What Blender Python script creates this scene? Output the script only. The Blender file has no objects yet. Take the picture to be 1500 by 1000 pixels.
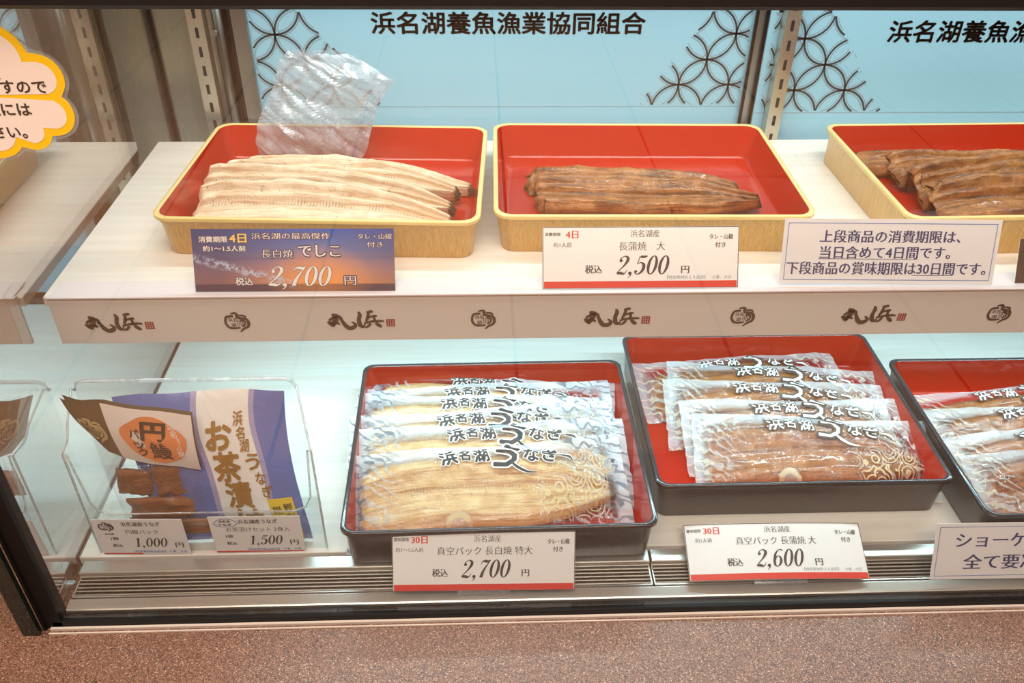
import bpy, math, random
from math import sin, cos, pi, radians, sqrt, exp, atan2
from mathutils import Vector, Matrix, noise

scene = bpy.context.scene
COL = scene.collection

# ------------------------------------------------------------------ camera
def setup_camera():
    f = 1262.0; p = radians(35.8); psi = radians(2.58); r = 0.0144
    F = Vector((sin(psi) * cos(p), cos(psi) * cos(p), -sin(p)))
    R0 = Vector((cos(psi), -sin(psi), 0)); U0 = R0.cross(F)
    R = cos(r) * R0 + sin(r) * U0; U = -sin(r) * R0 + cos(r) * U0
    cd = bpy.data.cameras.new('camera'); cam = bpy.data.objects.new('camera', cd); COL.objects.link(cam)
    cd.sensor_fit = 'HORIZONTAL'; cd.sensor_width = 36.0; cd.lens = 36.0 * f / 1500.0
    cd.clip_start = 0.02; cd.clip_end = 60
    M = Matrix(((R.x, U.x, -F.x, 0), (R.y, U.y, -F.y, 0), (R.z, U.z, -F.z, 1.5), (0, 0, 0, 1)))
    cam.matrix_world = M
    scene.camera = cam
setup_camera()

# ------------------------------------------------------------------ view, world, lights
scene.view_settings.view_transform = 'Standard'
scene.view_settings.look = 'None'
scene.view_settings.exposure = 0.0
scene.view_settings.gamma = 1.0
scene.view_settings.use_curve_mapping = False
scene.cycles.transparent_max_bounces = 40
scene.cycles.max_bounces = 10
scene.cycles.glossy_bounces = 5
scene.cycles.caustics_reflective = False
scene.cycles.caustics_refractive = False
scene.cycles.use_denoising = True
scene.cycles.sample_clamp_indirect = 4.0

w = bpy.data.worlds.new('shop_air'); scene.world = w; w.use_nodes = True
w.node_tree.nodes['Background'].inputs[0].default_value = (1.0, 0.86, 0.74, 1)
w.node_tree.nodes['Background'].inputs[1].default_value = 0.18

def area(name, loc, target, sx, sy, power, color, spread=180):
    ld = bpy.data.lights.new(name, 'AREA'); ld.shape = 'RECTANGLE'; ld.size = sx; ld.size_y = sy
    ld.energy = power; ld.color = color; ld.spread = radians(spread)
    o = bpy.data.objects.new(name, ld); COL.objects.link(o); o.location = loc
    d = Vector(target) - Vector(loc)
    o.rotation_euler = d.to_track_quat('-Z', 'Y').to_euler()
    return o
WARM = (1.0, 0.87, 0.75); COOL = (0.58, 0.90, 0.98); COOL_TOP = (0.62, 0.92, 1.0)
LIGHTS = dict(shop=38, front=40, floor=55, side=60, led_top=3.2, led_low=4.5)
area('shop_light', (0.1, 0.30, 2.66), (0.1, 0.55, 0.8), 1.8, 0.7, LIGHTS['shop'], (1.0, 0.86, 0.73))
area('front_fill_light', (0.1, -0.62, 2.66), (0.1, 0.6, 0.9), 1.8, 0.3, LIGHTS['front'], (1.0, 0.90, 0.80))  # unseen fill lamp, added to brighten the cards and shelf fascia from the front
area('aisle_light', (0.0, -2.6, 2.66), (0.0, -2.6, 0), 3.2, 1.6, LIGHTS['floor'], WARM, 85)
area('side_fill_light', (-2.6, 0.2, 2.66), (-2.6, 0.2, 0), 1.6, 1.6, LIGHTS['side'], WARM)  # unseen lamp, added to brighten the room seen through the left end pane
# ------------------------------------------------------------------ tags and mesh helpers
def lin(c):
    return tuple(((v / 255) / 12.92 if v / 255 <= 0.04045 else ((v / 255 + 0.055) / 1.055) ** 2.4) for v in c[:3]) + (1,)

def tag(o, label=None, cat=None, group=None, kind=None):
    if label: o['label'] = label
    if cat: o['category'] = cat
    if group: o['group'] = group
    if kind: o['kind'] = kind
    return o

def thing(name, label, cat, loc=(0, 0, 0), rz=0.0, group=None, M=None):
    o = bpy.data.objects.new(name, None); COL.objects.link(o); o.empty_display_size = 0.02
    if M is not None: o.matrix_world = M
    else:
        o.location = loc; o.rotation_euler = (0, 0, rz)
    return tag(o, label, cat, group)

class MB:
    def __init__(s): s.v = []; s.f = []; s.m = []; s.uv = []
    def add(s, verts, faces, mat=0, uvs=None):
        b = len(s.v); s.v += [tuple(q) for q in verts]
        s.uv += (list(uvs) if uvs else [(0, 0)] * len(verts))
        for f in faces: s.f.append(tuple(i + b for i in f)); s.m.append(mat)
        return b
    def box(s, lo, hi, mat=0, bev=0.0):
        x0, y0, z0 = lo; x1, y1, z1 = hi
        if bev <= 0:
            v = [(x0,y0,z0),(x1,y0,z0),(x1,y1,z0),(x0,y1,z0),(x0,y0,z1),(x1,y0,z1),(x1,y1,z1),(x0,y1,z1)]
            s.add(v, [(3,2,1,0),(4,5,6,7),(0,1,5,4),(1,2,6,5),(2,3,7,6),(3,0,4,7)], mat)
        else:
            b = bev; rings = []
            for z, i in ((z0, b), (z0 + b, 0), (z1 - b, 0), (z1, b)):
                rings.append([(x0+i+ (0 if i else 0), y0+i, z), (x1-i, y0+i, z), (x1-i, y1-i, z), (x0+i, y1-i, z)])
            s.loft(rings, mat, cap0=True, cap1=True)
    def loft(s, rings, mat=0, cap0=False, cap1=False, closed=True, uvs=None):
        n = len(rings[0]); b = len(s.v)
        for r in rings: s.v += [tuple(q) for q in r]
        s.uv += uvs if uvs else [(j / max(1, n - 1), i / max(1, len(rings) - 1)) for i in range(len(rings)) for j in range(n)]
        for i in range(len(rings) - 1):
            for j in range(n if closed else n - 1):
                k = (j + 1) % n
                s.f.append((b + i*n + j, b + i*n + k, b + (i+1)*n + k, b + (i+1)*n + j)); s.m.append(mat)
        if cap0: s.f.append(tuple(b + j for j in reversed(range(n)))); s.m.append(mat)
        if cap1: s.f.append(tuple(b + (len(rings)-1)*n + j for j in range(n))); s.m.append(mat)
    def grid(s, fn, nu, nv, mat=0, flip=False):
        b = len(s.v)
        for i in range(nu + 1):
            for j in range(nv + 1):
                u, v = i / nu, j / nv
                s.v.append(tuple(fn(u, v))); s.uv.append((u, v))
        for i in range(nu):
            for j in range(nv):
                a = b + i*(nv+1) + j
                q = (a, a + nv + 1, a + nv + 2, a + 1)
                s.f.append(q[::-1] if flip else q); s.m.append(mat)
    def tube(s, pts, r, mat=0, n=8):
        rings = []
        P = [Vector(q) for q in pts]
        for i, q in enumerate(P):
            t = (P[min(i+1, len(P)-1)] - P[max(i-1, 0)]).normalized()
            a = Vector((0,0,1)) if abs(t.z) < 0.9 else Vector((1,0,0))
            e1 = t.cross(a).normalized(); e2 = t.cross(e1)
            rr = r[i] if isinstance(r, (list, tuple)) else r
            rings.append([q + rr*(cos(2*pi*k/n)*e1 + sin(2*pi*k/n)*e2) for k in range(n)])
        s.loft(rings, mat, True, True)
    def build(s, name, mats, parent=None, smooth=False, angle=None):
        me = bpy.data.meshes.new(name); me.from_pydata(s.v, [], s.f)
        for m in (mats if isinstance(mats, (list, tuple)) else [mats]): me.materials.append(m)
        me.polygons.foreach_set('material_index', s.m)
        uvl = me.uv_layers.new(name='UVMap')
        li = [0] * len(me.loops); me.loops.foreach_get('vertex_index', li)
        flat = []
        for i in li: flat += list(s.uv[i])
        uvl.data.foreach_set('uv', flat)
        if smooth:
            me.polygons.foreach_set('use_smooth', [True] * len(me.polygons))
            if angle: me.set_sharp_from_angle(angle=radians(angle))
        me.update()
        o = bpy.data.objects.new(name, me); COL.objects.link(o)
        if parent is not None: o.parent = parent
        return o

# ------------------------------------------------------------------ materials
def newmat(name):
    m = bpy.data.materials.new(name); m.use_nodes = True
    nt = m.node_tree; nt.nodes.clear()
    out = nt.nodes.new('ShaderNodeOutputMaterial')
    return m, nt, out
class N:
    """tiny node helper"""
    def __init__(s, nt): s.nt = nt
    def n(s, t, **k):
        o = s.nt.nodes.new('ShaderNode' + t)
        for a, b in k.items(): setattr(o, a, b)
        return o
    def link(s, a, b): s.nt.links.new(a, b)
    def val(s, sock, v):
        if hasattr(v, 'is_linked') or isinstance(v, bpy.types.NodeSocket): s.link(v, sock)
        else: sock.default_value = v
    def math(s, op, a, b=0.0, c=None, clamp=False):
        o = s.n('Math', operation=op); o.use_clamp = clamp
        s.val(o.inputs[0], a); s.val(o.inputs[1], b)
        if c is not None: s.val(o.inputs[2], c)
        return o.outputs[0]
    def mix(s, fac, a, b):
        o = s.n('Mix', data_type='RGBA'); s.val(o.inputs[0], fac); s.val(o.inputs[6], a); s.val(o.inputs[7], b)
        return o.outputs[2]
    def ramp(s, fac, stops, interp='LINEAR'):
        o = s.n('ValToRGB'); e = o.color_ramp.elements; o.color_ramp.interpolation = interp
        while len(e) < len(stops): e.new(0.5)
        for i, (p, c) in enumerate(stops): e[i].position = p; e[i].color = c
        s.val(o.inputs[0], fac); return o.outputs[0]
    def coord(s, kind='Object', scale=(1,1,1), rot=(0,0,0), loc=(0,0,0)):
        tc = s.n('TexCoord'); mp = s.n('Mapping')
        mp.inputs['Scale'].default_value = scale; mp.inputs['Rotation'].default_value = rot; mp.inputs['Location'].default_value = loc
        s.link(tc.outputs[kind], mp.inputs[0]); return mp.outputs[0]
    def noise(s, vec, scale=5, detail=3, rough=0.5, dist=0.0):
        o = s.n('TexNoise'); s.link(vec, o.inputs['Vector']); o.inputs['Scale'].default_value = scale
        o.inputs['Detail'].default_value = detail; o.inputs['Roughness'].default_value = rough; o.inputs['Distortion'].default_value = dist
        return o.outputs[0]
    def bump(s, h, strength=0.3, dist=0.001):
        o = s.n('Bump'); o.inputs['Strength'].default_value = strength; o.inputs['Distance'].default_value = dist
        s.link(h, o.inputs['Height']); return o.outputs[0]

G0, G1, GW = (0,0,0,1), (1,1,1,1), (0.5,0.5,0.5,1)
def principled(h, out, color, rough=0.5, metal=0.0, normal=None, spec=0.5, coat=0.0, trans=None):
    b = h.n('BsdfPrincipled'); h.val(b.inputs['Base Color'], color); h.val(b.inputs['Roughness'], rough)
    h.val(b.inputs['Metallic'], metal); b.inputs['Specular IOR Level'].default_value = spec
    b.inputs['Coat Weight'].default_value = coat; b.inputs['Coat Roughness'].default_value = 0.06
    if normal is not None: h.link(normal, b.inputs['Normal'])
    if out is not None: h.link(b.outputs[0], out.inputs[0])
    return b
def plain(name, rgb, rough=0.5, metal=0.0, spec=0.5, coat=0.0, var=0.0, vscale=40, bump=0.0, bscale=200):
    m, nt, out = newmat(name); h = N(nt)
    c = lin(rgb)
    if var:
        nz = h.noise(h.coord('Object'), vscale, 4)
        col = h.mix(nz, tuple(v*(1-var) for v in c[:3]) + (1,), tuple(min(1, v*(1+var)) for v in c[:3]) + (1,))
    else: col = c
    nm = h.bump(h.noise(h.coord('Object'), bscale, 3), bump, 0.001) if bump else None
    principled(h, out, col, rough, metal, nm, spec, coat)
    return m

def glass_pane(name, r0=0.045, tint=(0.985, 0.995, 0.99), power=5.0):
    m, nt, out = newmat(name); h = N(nt)
    lw = h.n('LayerWeight'); lw.inputs[0].default_value = 0.5
    fc = h.math('POWER', lw.outputs['Facing'], power)
    fac = h.math('MULTIPLY_ADD', fc, 1 - r0, r0, clamp=True)
    t = h.n('BsdfTransparent'); t.inputs[0].default_value = tint + (1,)
    g = h.n('BsdfGlossy'); g.inputs['Roughness'].default_value = 0.0; g.inputs[0].default_value = (1,1,1,1)
    mx = h.n('MixShader'); h.link(fac, mx.inputs[0]); h.link(t.outputs[0], mx.inputs[1]); h.link(g.outputs[0], mx.inputs[2])
    h.link(mx.outputs[0], out.inputs[0]); return m

def clear_film(name, milk=0.12, rough=0.12, r0=0.07, bscale=60, bstr=0.6, milk_rgb=(235, 243, 250)):
    m, nt, out = newmat(name); h = N(nt)
    co = h.coord('Object')
    nz = h.noise(co, bscale, 3, 0.55, 1.2)
    nm = h.bump(nz, bstr, 0.004)
    lw = h.n('LayerWeight'); lw.inputs[0].default_value = 0.5; h.link(nm, lw.inputs['Normal'])
    fac = h.math('MULTIPLY_ADD', h.math('POWER', lw.outputs['Facing'], 4.0), 0.8, r0, clamp=True)
    t = h.n('BsdfTransparent'); t.inputs[0].default_value = (0.97, 0.98, 0.99, 1)
    d = h.n('BsdfDiffuse'); d.inputs[0].default_value = lin(milk_rgb)
    tr = h.n('BsdfTranslucent'); tr.inputs[0].default_value = lin(milk_rgb)
    dm = h.n('MixShader'); dm.inputs[0].default_value = 0.4; h.link(d.outputs[0], dm.inputs[1]); h.link(tr.outputs[0], dm.inputs[2])
    mk = h.math('MULTIPLY', h.ramp(h.noise(co, 25, 4, 0.6, 1.5), [(0.3, G0), (0.75, G1)]), milk * 1.6)
    mk = h.math('ADD', mk, milk * 0.4)
    m1 = h.n('MixShader'); h.link(mk, m1.inputs[0]); h.link(t.outputs[0], m1.inputs[1]); h.link(dm.outputs[0], m1.inputs[2])
    g = h.n('BsdfGlossy'); g.inputs['Roughness'].default_value = rough; h.link(nm, g.inputs['Normal'])
    m2 = h.n('MixShader'); h.link(fac, m2.inputs[0]); h.link(m1.outputs[0], m2.inputs[1]); h.link(g.outputs[0], m2.inputs[2])
    h.link(m2.outputs[0], out.inputs[0]); return m

def emit(name, rgb, strength):
    m, nt, out = newmat(name); h = N(nt)
    e = h.n('Emission'); e.inputs[0].default_value = rgb + (1,); e.inputs[1].default_value = strength
    h.link(e.outputs[0], out.inputs[0]); return m

def streaks(name, a, b, scale, rough=0.4, coat=0.0, nscale=3.0, bump=0.0):
    """wood / bamboo: stretched noise in object space"""
    m, nt, out = newmat(name); h = N(nt)
    co = h.coord('Object', scale=scale)
    n1 = h.noise(co, nscale, 5, 0.6, 0.3)
    col = h.ramp(n1, [(0.3, lin(a)), (0.7, lin(b))])
    nm = h.bump(n1, bump, 0.001) if bump else None
    principled(h, out, col, rough, 0, nm, 0.5, coat); return m

def brushed(name, rgb, rough=0.28, scale=(3, 3, 300), metal=1.0):
    m, nt, out = newmat(name); h = N(nt)
    n1 = h.noise(h.coord('Object', scale=scale), 4, 3)
    c = lin(rgb)
    col = h.mix(n1, tuple(v*0.9 for v in c[:3]) + (1,), c)
    principled(h, out, col, h.math('MULTIPLY_ADD', n1, 0.08, rough - 0.04), metal); return m

def granite():
    m, nt, out = newmat('speckled_stone'); h = N(nt)
    co = h.coord('Object')
    v = h.n('TexVoronoi'); h.link(co, v.inputs['Vector']); v.inputs['Scale'].default_value = 1150
    sep = h.n('SeparateColor'); h.link(v.outputs['Color'], sep.inputs[0])
    c = h.ramp(sep.outputs[0], [(0.0, lin((46,32,27))), (0.22, lin((94,66,54))), (0.5, lin((128,92,75))), (0.8, lin((152,116,96))), (0.97, lin((206,182,162)))], 'CONSTANT')
    big = h.noise(co, 60, 3)
    c2 = h.mix(h.math('MULTIPLY', big, 0.35), c, lin((120,80,60)))
    principled(h, out, c2, 0.28, 0, None, 0.5); return m

def tiles():
    m, nt, out = newmat('floor_tile'); h = N(nt)
    co = h.coord('Object', scale=(1/0.63, 1/0.63, 1), loc=(-0.16, 0.18, 0))
    b = h.n('TexBrick'); h.link(co, b.inputs['Vector']); b.offset = 0.0
    b.inputs['Scale'].default_value = 1.0; b.inputs['Mortar Size'].default_value = 0.009; b.inputs['Mortar Smooth'].default_value = 0.1
    b.inputs['Brick Width'].default_value = 1.0; b.inputs['Row Height'].default_value = 1.0
    b.inputs['Color1'].default_value = lin((196,150,116)); b.inputs['Color2'].default_value = lin((188,142,110)); b.inputs['Mortar'].default_value = lin((70,58,52))
    principled(h, out, b.outputs[0], 0.45); return m

MT = {}
MT['tile'] = tiles(); MT['stone'] = granite()
MT['paint'] = plain('wall_paint', (200, 186, 172), 0.8)
MT['ceil'] = plain('ceiling_paint', (225, 218, 210), 0.9)
MT['glass'] = glass_pane('front_glass', 0.055)
MT['endglass'] = glass_pane('end_glass', 0.42, (0.95, 0.95, 0.92), 4.0)
MT['roofglass'] = glass_pane('roof_glass', 0.05)
MT['seal'] = plain('black_rubber_seal', (16, 13, 13), 0.5, spec=0.25, var=0.3, vscale=300)
MT['rail'] = plain('dark_top_rail', (20, 19, 23), 0.35)
MT['edgeglass'] = plain('dark_green_glass_edge', (20, 34, 28), 0.08, coat=0.5)
MT['steel'] = brushed('brushed_steel', (216, 210, 202), 0.34, (1.5, 160, 160), 0.8)
MT['slat'] = plain('satin_steel_slat', (176, 166, 154), 0.45, 0.7)
MT['trimlight'] = plain('pale_steel_trim', (206, 192, 180), 0.35)
MT['steelv'] = brushed('brushed_steel_upright', (196, 190, 174), 0.26, (160, 160, 1.5), 0.85)
MT['alu'] = plain('aluminium_sash', (150, 152, 148), 0.3, 1.0)
MT['darkslot'] = plain('dark_slot', (14, 13, 12), 0.8)
MT['panel'] = plain('pale_blue_back_panel', (146, 192, 212), 0.35)
MT['ink'] = plain('charcoal_print', (46, 52, 54), 0.6)
MT['inkgrey'] = plain('grey_line_print', (138, 150, 156), 0.6)
MT['board'] = streaks('white_wood_laminate', (228, 219, 208), (240, 235, 228), (1.2, 26, 26), 0.35, 0.1, 3.0)
MT['fascia'] = plain('off_white_fascia', (224, 222, 218), 0.4)
MT['logo'] = plain('brown_brush_ink', (72, 58, 48), 0.6)
MT['seals'] = plain('red_seal_print', (186, 84, 78), 0.6)
MT['railclear'] = plain('milky_price_rail', (232, 224, 228), 0.25)
MT['gold'] = streaks('gold_bamboo_lacquer', (186, 138, 66), (222, 178, 100), (420, 420, 7), 0.32, 0.4, 1.6)
MT['goldrim'] = plain('pale_gold_rim', (228, 200, 132), 0.3, coat=0.4, var=0.06)
MT['red'] = plain('vermilion_lacquer', (178, 33, 9), 0.16, coat=0.2, spec=0.4)
MT['black'] = plain('black_lacquer', (34, 25, 23), 0.3, coat=0.3)
MT['blackrim'] = plain('black_lacquer_rim', (46, 46, 50), 0.2, coat=0.6)
MT['acrylic'] = glass_pane('clear_acrylic', 0.05, (0.96, 0.985, 0.98), 3.0)
MT['acrylicedge'] = clear_film('acrylic_edge', 0.34, 0.1, 0.12, 2, 0.05, (255, 255, 255))
MT['paper'] = plain('white_card', (246, 246, 246), 0.5)
MT['laminate'] = plain('laminated_white_card', (244, 243, 246), 0.25, coat=0.3)
MT['cardink'] = plain('grey_black_ink', (66, 60, 58), 0.6)
MT['navy'] = plain('navy_ink', (62, 68, 116), 0.6)
MT['redink'] = plain('red_ink', (222, 60, 48), 0.5)
MT['blueline'] = plain('blue_border_ink', (92, 128, 196), 0.5)
MT['cardedge'] = plain('dark_card_edge', (70, 64, 62), 0.6)
MT['white'] = plain('white_ink', (244, 240, 238), 0.5)
MT['yellowink'] = plain('yellow_ink', (250, 214, 120), 0.5)
MT['yellow'] = plain('yellow_sticker_border', (246, 200, 24), 0.45)
MT['cream'] = plain('cream_sticker', (240, 226, 214), 0.5)
MT['kraft'] = plain('brown_paper', (112, 92, 66), 0.7, var=0.08)
MT['gildprint'] = plain('pale_gold_print', (196, 176, 128), 0.5)
MT['orangeprint'] = plain('orange_wash_print', (238, 150, 96), 0.6, var=0.12, vscale=30)
MT['goldink'] = plain('gold_brush_ink', (160, 120, 62), 0.45)
MT['clip'] = clear_film('clear_card_stand', 0.25, 0.08, 0.08, 8, 0.1)
MT['led'] = emit('led_chip', (0.8, 0.95, 1.0), 30.0)
MT['ledbody'] = plain('white_led_housing', (230, 232, 232), 0.4)
MT['bag'] = clear_film('crumpled_clear_bag', 0.29, 0.18, 0.09, 6, 0.10)
MT['snackbag'] = clear_film('clear_snack_bag', 0.06, 0.10, 0.05, 40, 0.6)

def eel_mat(name, base, light, dark, char, tail, rough, coat, ribs=0.35, streak=0.7, groove=0.65):
    m, nt, out = newmat(name); h = N(nt)
    tc = h.n('TexCoord'); sp = h.n('SeparateXYZ'); h.link(tc.outputs['UV'], sp.inputs[0])
    U, V = sp.outputs[0], sp.outputs[1]
    co = h.coord('Object')
    n1 = h.noise(co, 55, 5, 0.6); n2 = h.noise(co, 420, 3, 0.6)
    st = h.coord('UV', scale=(4, 20, 1)); n3 = h.noise(st, 1.0, 4, 0.6, 0.4)
    c = h.mix(h.ramp(n1, [(0.35, G0), (0.68, G1)]), lin(base), lin(light))
    c = h.mix(h.math('MULTIPLY', h.ramp(n3, [(0.48, G0), (0.66, G1)]), streak), c, lin(dark))
    # browned ribs along the gutted groove, scorch spots and the browned cut edges
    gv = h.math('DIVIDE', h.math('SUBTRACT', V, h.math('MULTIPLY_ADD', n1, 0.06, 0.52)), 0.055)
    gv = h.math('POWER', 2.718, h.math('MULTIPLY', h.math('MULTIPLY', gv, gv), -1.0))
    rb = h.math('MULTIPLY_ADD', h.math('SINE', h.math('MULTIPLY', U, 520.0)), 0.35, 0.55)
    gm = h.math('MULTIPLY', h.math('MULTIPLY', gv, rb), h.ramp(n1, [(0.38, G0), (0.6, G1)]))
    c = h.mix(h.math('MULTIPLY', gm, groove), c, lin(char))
    ch = h.ramp(h.noise(co, 160, 5, 0.7, 0.5), [(0.61, G0), (0.70, G1)])
    c = h.mix(h.math('MULTIPLY', ch, 0.8), c, lin(char))
    ed = h.math('ABSOLUTE', h.math('SUBTRACT', V, 0.5))
    em = h.math('MULTIPLY', h.ramp(h.math('ADD', ed, h.math('MULTIPLY', n1, 0.10)), [(0.49, G0), (0.545, G1)]), 0.75)
    c = h.mix(em, c, lin(dark))
    tl = h.ramp(h.math('ADD', U, h.math('MULTIPLY', n2, 0.02)), [(0.983, G0), (0.994, G1)])
    c = h.mix(h.math('MULTIPLY', tl, 0.95), c, lin(tail))
    wv = h.math('SINE', h.math('ADD', h.math('MULTIPLY', U, 620.0), h.math('MULTIPLY', n1, 9.0)))
    wv = h.math('MULTIPLY', wv, h.ramp(n1, [(0.4, G0), (0.6, G1)]))
    hgt = h.math('ADD', h.math('MULTIPLY', wv, ribs), h.math('ADD', h.math('MULTIPLY', n2, 1.4), h.math('MULTIPLY', n3, 2.6)))
    nm = h.bump(hgt, 0.55, 0.0011)
    b = principled(h, out, c, rough, 0, nm, 0.4, coat)
    b.inputs['Subsurface Weight'].default_value = 0.0
    return m
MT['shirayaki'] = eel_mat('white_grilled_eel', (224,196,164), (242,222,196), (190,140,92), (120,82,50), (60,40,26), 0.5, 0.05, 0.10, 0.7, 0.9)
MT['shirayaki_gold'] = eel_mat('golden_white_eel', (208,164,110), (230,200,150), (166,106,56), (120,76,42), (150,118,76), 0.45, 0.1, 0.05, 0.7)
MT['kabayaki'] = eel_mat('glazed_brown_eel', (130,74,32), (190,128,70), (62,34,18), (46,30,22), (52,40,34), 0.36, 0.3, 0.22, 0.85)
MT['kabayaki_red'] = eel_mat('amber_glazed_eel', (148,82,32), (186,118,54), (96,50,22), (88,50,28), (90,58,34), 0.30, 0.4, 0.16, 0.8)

def pack_film_mat(name, line_rgb, white, gold_rgb, lines):
    """printed vacuum film: clear in the middle, white print and fine wave lines at the ends, gold rings to the right"""
    m, nt, out = newmat(name); h = N(nt)
    tc = h.n('TexCoord'); sp = h.n('SeparateXYZ'); h.link(tc.outputs['UV'], sp.inputs[0])
    U, V = sp.outputs[0], sp.outputs[1]
    co = h.coord('Object')
    nz = h.noise(co, 38, 4, 0.6, 1.3); nm = h.bump(nz, 0.8, 0.004)
    lw = h.n('LayerWeight'); lw.inputs[0].default_value = 0.5; h.link(nm, lw.inputs['Normal'])
    fac = h.math('MULTIPLY_ADD', h.math('POWER', lw.outputs['Facing'], 4.0), 0.6, 0.055, clamp=True)
    t = h.n('BsdfTransparent'); t.inputs[0].default_value = (0.985, 0.985, 0.985, 1)
    d = h.n('BsdfDiffuse')
    # white print: upper strip and both ends
    e1 = h.ramp(h.math('ADD', V, h.math('MULTIPLY', nz, 0.14)), [(0.90, G0), (1.0, G1)])
    e2 = h.ramp(h.math('ADD', h.math('ABSOLUTE', h.math('SUBTRACT', U, 0.5)), h.math('MULTIPLY', nz, 0.06)), [(0.455, G0), (0.50, G1)])
    wm = h.math('MULTIPLY', h.math('MAXIMUM', e1, e2), white)
    # wave lines
    dx = h.math('SUBTRACT', U, 0.02); dy = h.math('SUBTRACT', V, 0.1)
    wob = h.math('MULTIPLY', h.noise(h.coord('UV', scale=(9, 3, 1)), 1.0, 2, 0.5, 0.8), 26.0)
    ln = h.math('SINE', h.math('ADD', h.math('MULTIPLY', h.math('ADD', h.math('MULTIPLY', U, 2.0), V), 46.0), wob))
    lm = h.ramp(ln, [(0.62, G0), (0.78, G1)])
    zone = h.ramp(h.math('ABSOLUTE', h.math('SUBTRACT', U, 0.47)), [(0.27, G0), (0.33, G1)])
    zone = h.math('MULTIPLY', zone, h.ramp(h.math('MAXIMUM', e1, e2), [(0.0, (0.45,0.45,0.45,1)), (0.5, G1)]))
    lm = h.math('MULTIPLY', h.math('MULTIPLY', lm, zone), lines)
    # gold rings on the right
    v2 = h.n('TexVoronoi'); h.link(h.coord('UV', scale=(22, 6.0, 1)), v2.inputs['Vector']); v2.inputs['Scale'].default_value = 0.8
    rg = h.ramp(h.math('SINE', h.math('MULTIPLY', v2.outputs['Distance'], 30.0)), [(0.45, G0), (0.7, G1)])
    gz = h.math('MULTIPLY', h.ramp(U, [(0.66, G0), (0.70, G1), (0.9, G1), (0.93, G0)]), h.ramp(V, [(0.12, G0), (0.2, G1), (0.5, G1), (0.62, G0)]))
    gm = h.math('MULTIPLY', h.math('MULTIPLY', rg, gz), 0.75)
    dxc = h.math('MULTIPLY', h.math('SUBTRACT', U, 0.385), 3.35); dyc = h.math('SUBTRACT', V, 0.14)
    rad = h.math('SQRT', h.math('ADD', h.math('MULTIPLY', dxc, dxc), h.math('MULTIPLY', dyc, dyc)))
    disc = h.ramp(rad, [(0.085, (0.35,0.35,0.35,1)), (0.105, G1), (0.15, G1), (0.17, G0)])
    gm = h.math('MAXIMUM', gm, h.math('MULTIPLY', disc, 0.7))
    col = h.mix(lm, lin((232, 240, 248)), lin(line_rgb)); col = h.mix(gm, col, lin(gold_rgb))
    h.link(col, d.inputs[0])
    mk = h.ramp(h.noise(co, 30, 4, 0.6, 1.5), [(0.45, G0), (0.8, (0.06,0.06,0.06,1))])
    cov = h.math('MAXIMUM', h.math('MAXIMUM', wm, lm), h.math('MAXIMUM', gm, mk))
    m1 = h.n('MixShader'); h.link(cov, m1.inputs[0]); h.link(t.outputs[0], m1.inputs[1]); h.link(d.outputs[0], m1.inputs[2])
    g = h.n('BsdfGlossy'); g.inputs['Roughness'].default_value = 0.14; h.link(nm, g.inputs['Normal'])
    m2 = h.n('MixShader'); h.link(fac, m2.inputs[0]); h.link(m1.outputs[0], m2.inputs[1]); h.link(g.outputs[0], m2.inputs[2])
    h.link(m2.outputs[0], out.inputs[0]); return m
MT['film_blue'] = pack_film_mat('blue_wave_film', (58, 74, 92), 0.40, (206, 172, 60), 0.85)
MT['film_gold'] = pack_film_mat('gold_wave_film', (214, 200, 164), 0.34, (214, 172, 76), 0.7)

def sunset():
    m, nt, out = newmat('sunset_card_picture'); h = N(nt)
    tc = h.n('TexCoord'); sp = h.n('SeparateXYZ'); h.link(tc.outputs['UV'], sp.inputs[0])
    U, V = sp.outputs[0], sp.outputs[1]
    sky = h.ramp(V, [(0.0, lin((70,58,72))), (0.10, lin((92,72,84))), (0.13, lin((232,160,104))), (0.35, lin((206,156,150))), (0.65, lin((112,130,182))), (1.0, lin((48,98,190)))])
    dk = h.ramp(h.math('ABSOLUTE', h.math('SUBTRACT', U, 0.63)), [(0.05, G0), (0.5, G1)])
    c = h.mix(h.math('MULTIPLY', dk, 0.72), sky, lin((56,64,112)))
    dx = h.math('SUBTRACT', U, 0.62); dy = h.math('MULTIPLY', h.math('SUBTRACT', V, 0.16), 0.45)
    rr = h.math('SQRT', h.math('ADD', h.math('MULTIPLY', dx, dx), h.math('MULTIPLY', dy, dy)))
    c = h.mix(h.ramp(rr, [(0.0, G1), (0.28, G0)]), c, lin((250,166,92)))
    sea = h.ramp(V, [(0.0, G1), (0.115, G1), (0.125, G0)])
    c = h.mix(h.math('MULTIPLY', sea, 0.55), c, lin((92,66,72)))
    # spray of the breaking wave
    nz = h.noise(h.coord('UV', scale=(34, 12, 1)), 1.0, 6, 0.75)
    line = h.math('ABSOLUTE', h.math('SUBTRACT', V, h.math('MULTIPLY_ADD', U, -0.85, 0.54)))
    msk = h.math('MULTIPLY', h.ramp(line, [(0.02, G1), (0.10, G0)]), h.ramp(nz, [(0.47, G0), (0.56, G1)]))
    msk = h.math('MULTIPLY', msk, h.ramp(U, [(0.46, G1), (0.52, G0)]))
    c = h.mix(msk, c, lin((190,206,232)))
    principled(h, out, c, 0.35, 0, None, 0.5, 0.1); return m
MT['sunset'] = sunset()

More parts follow.
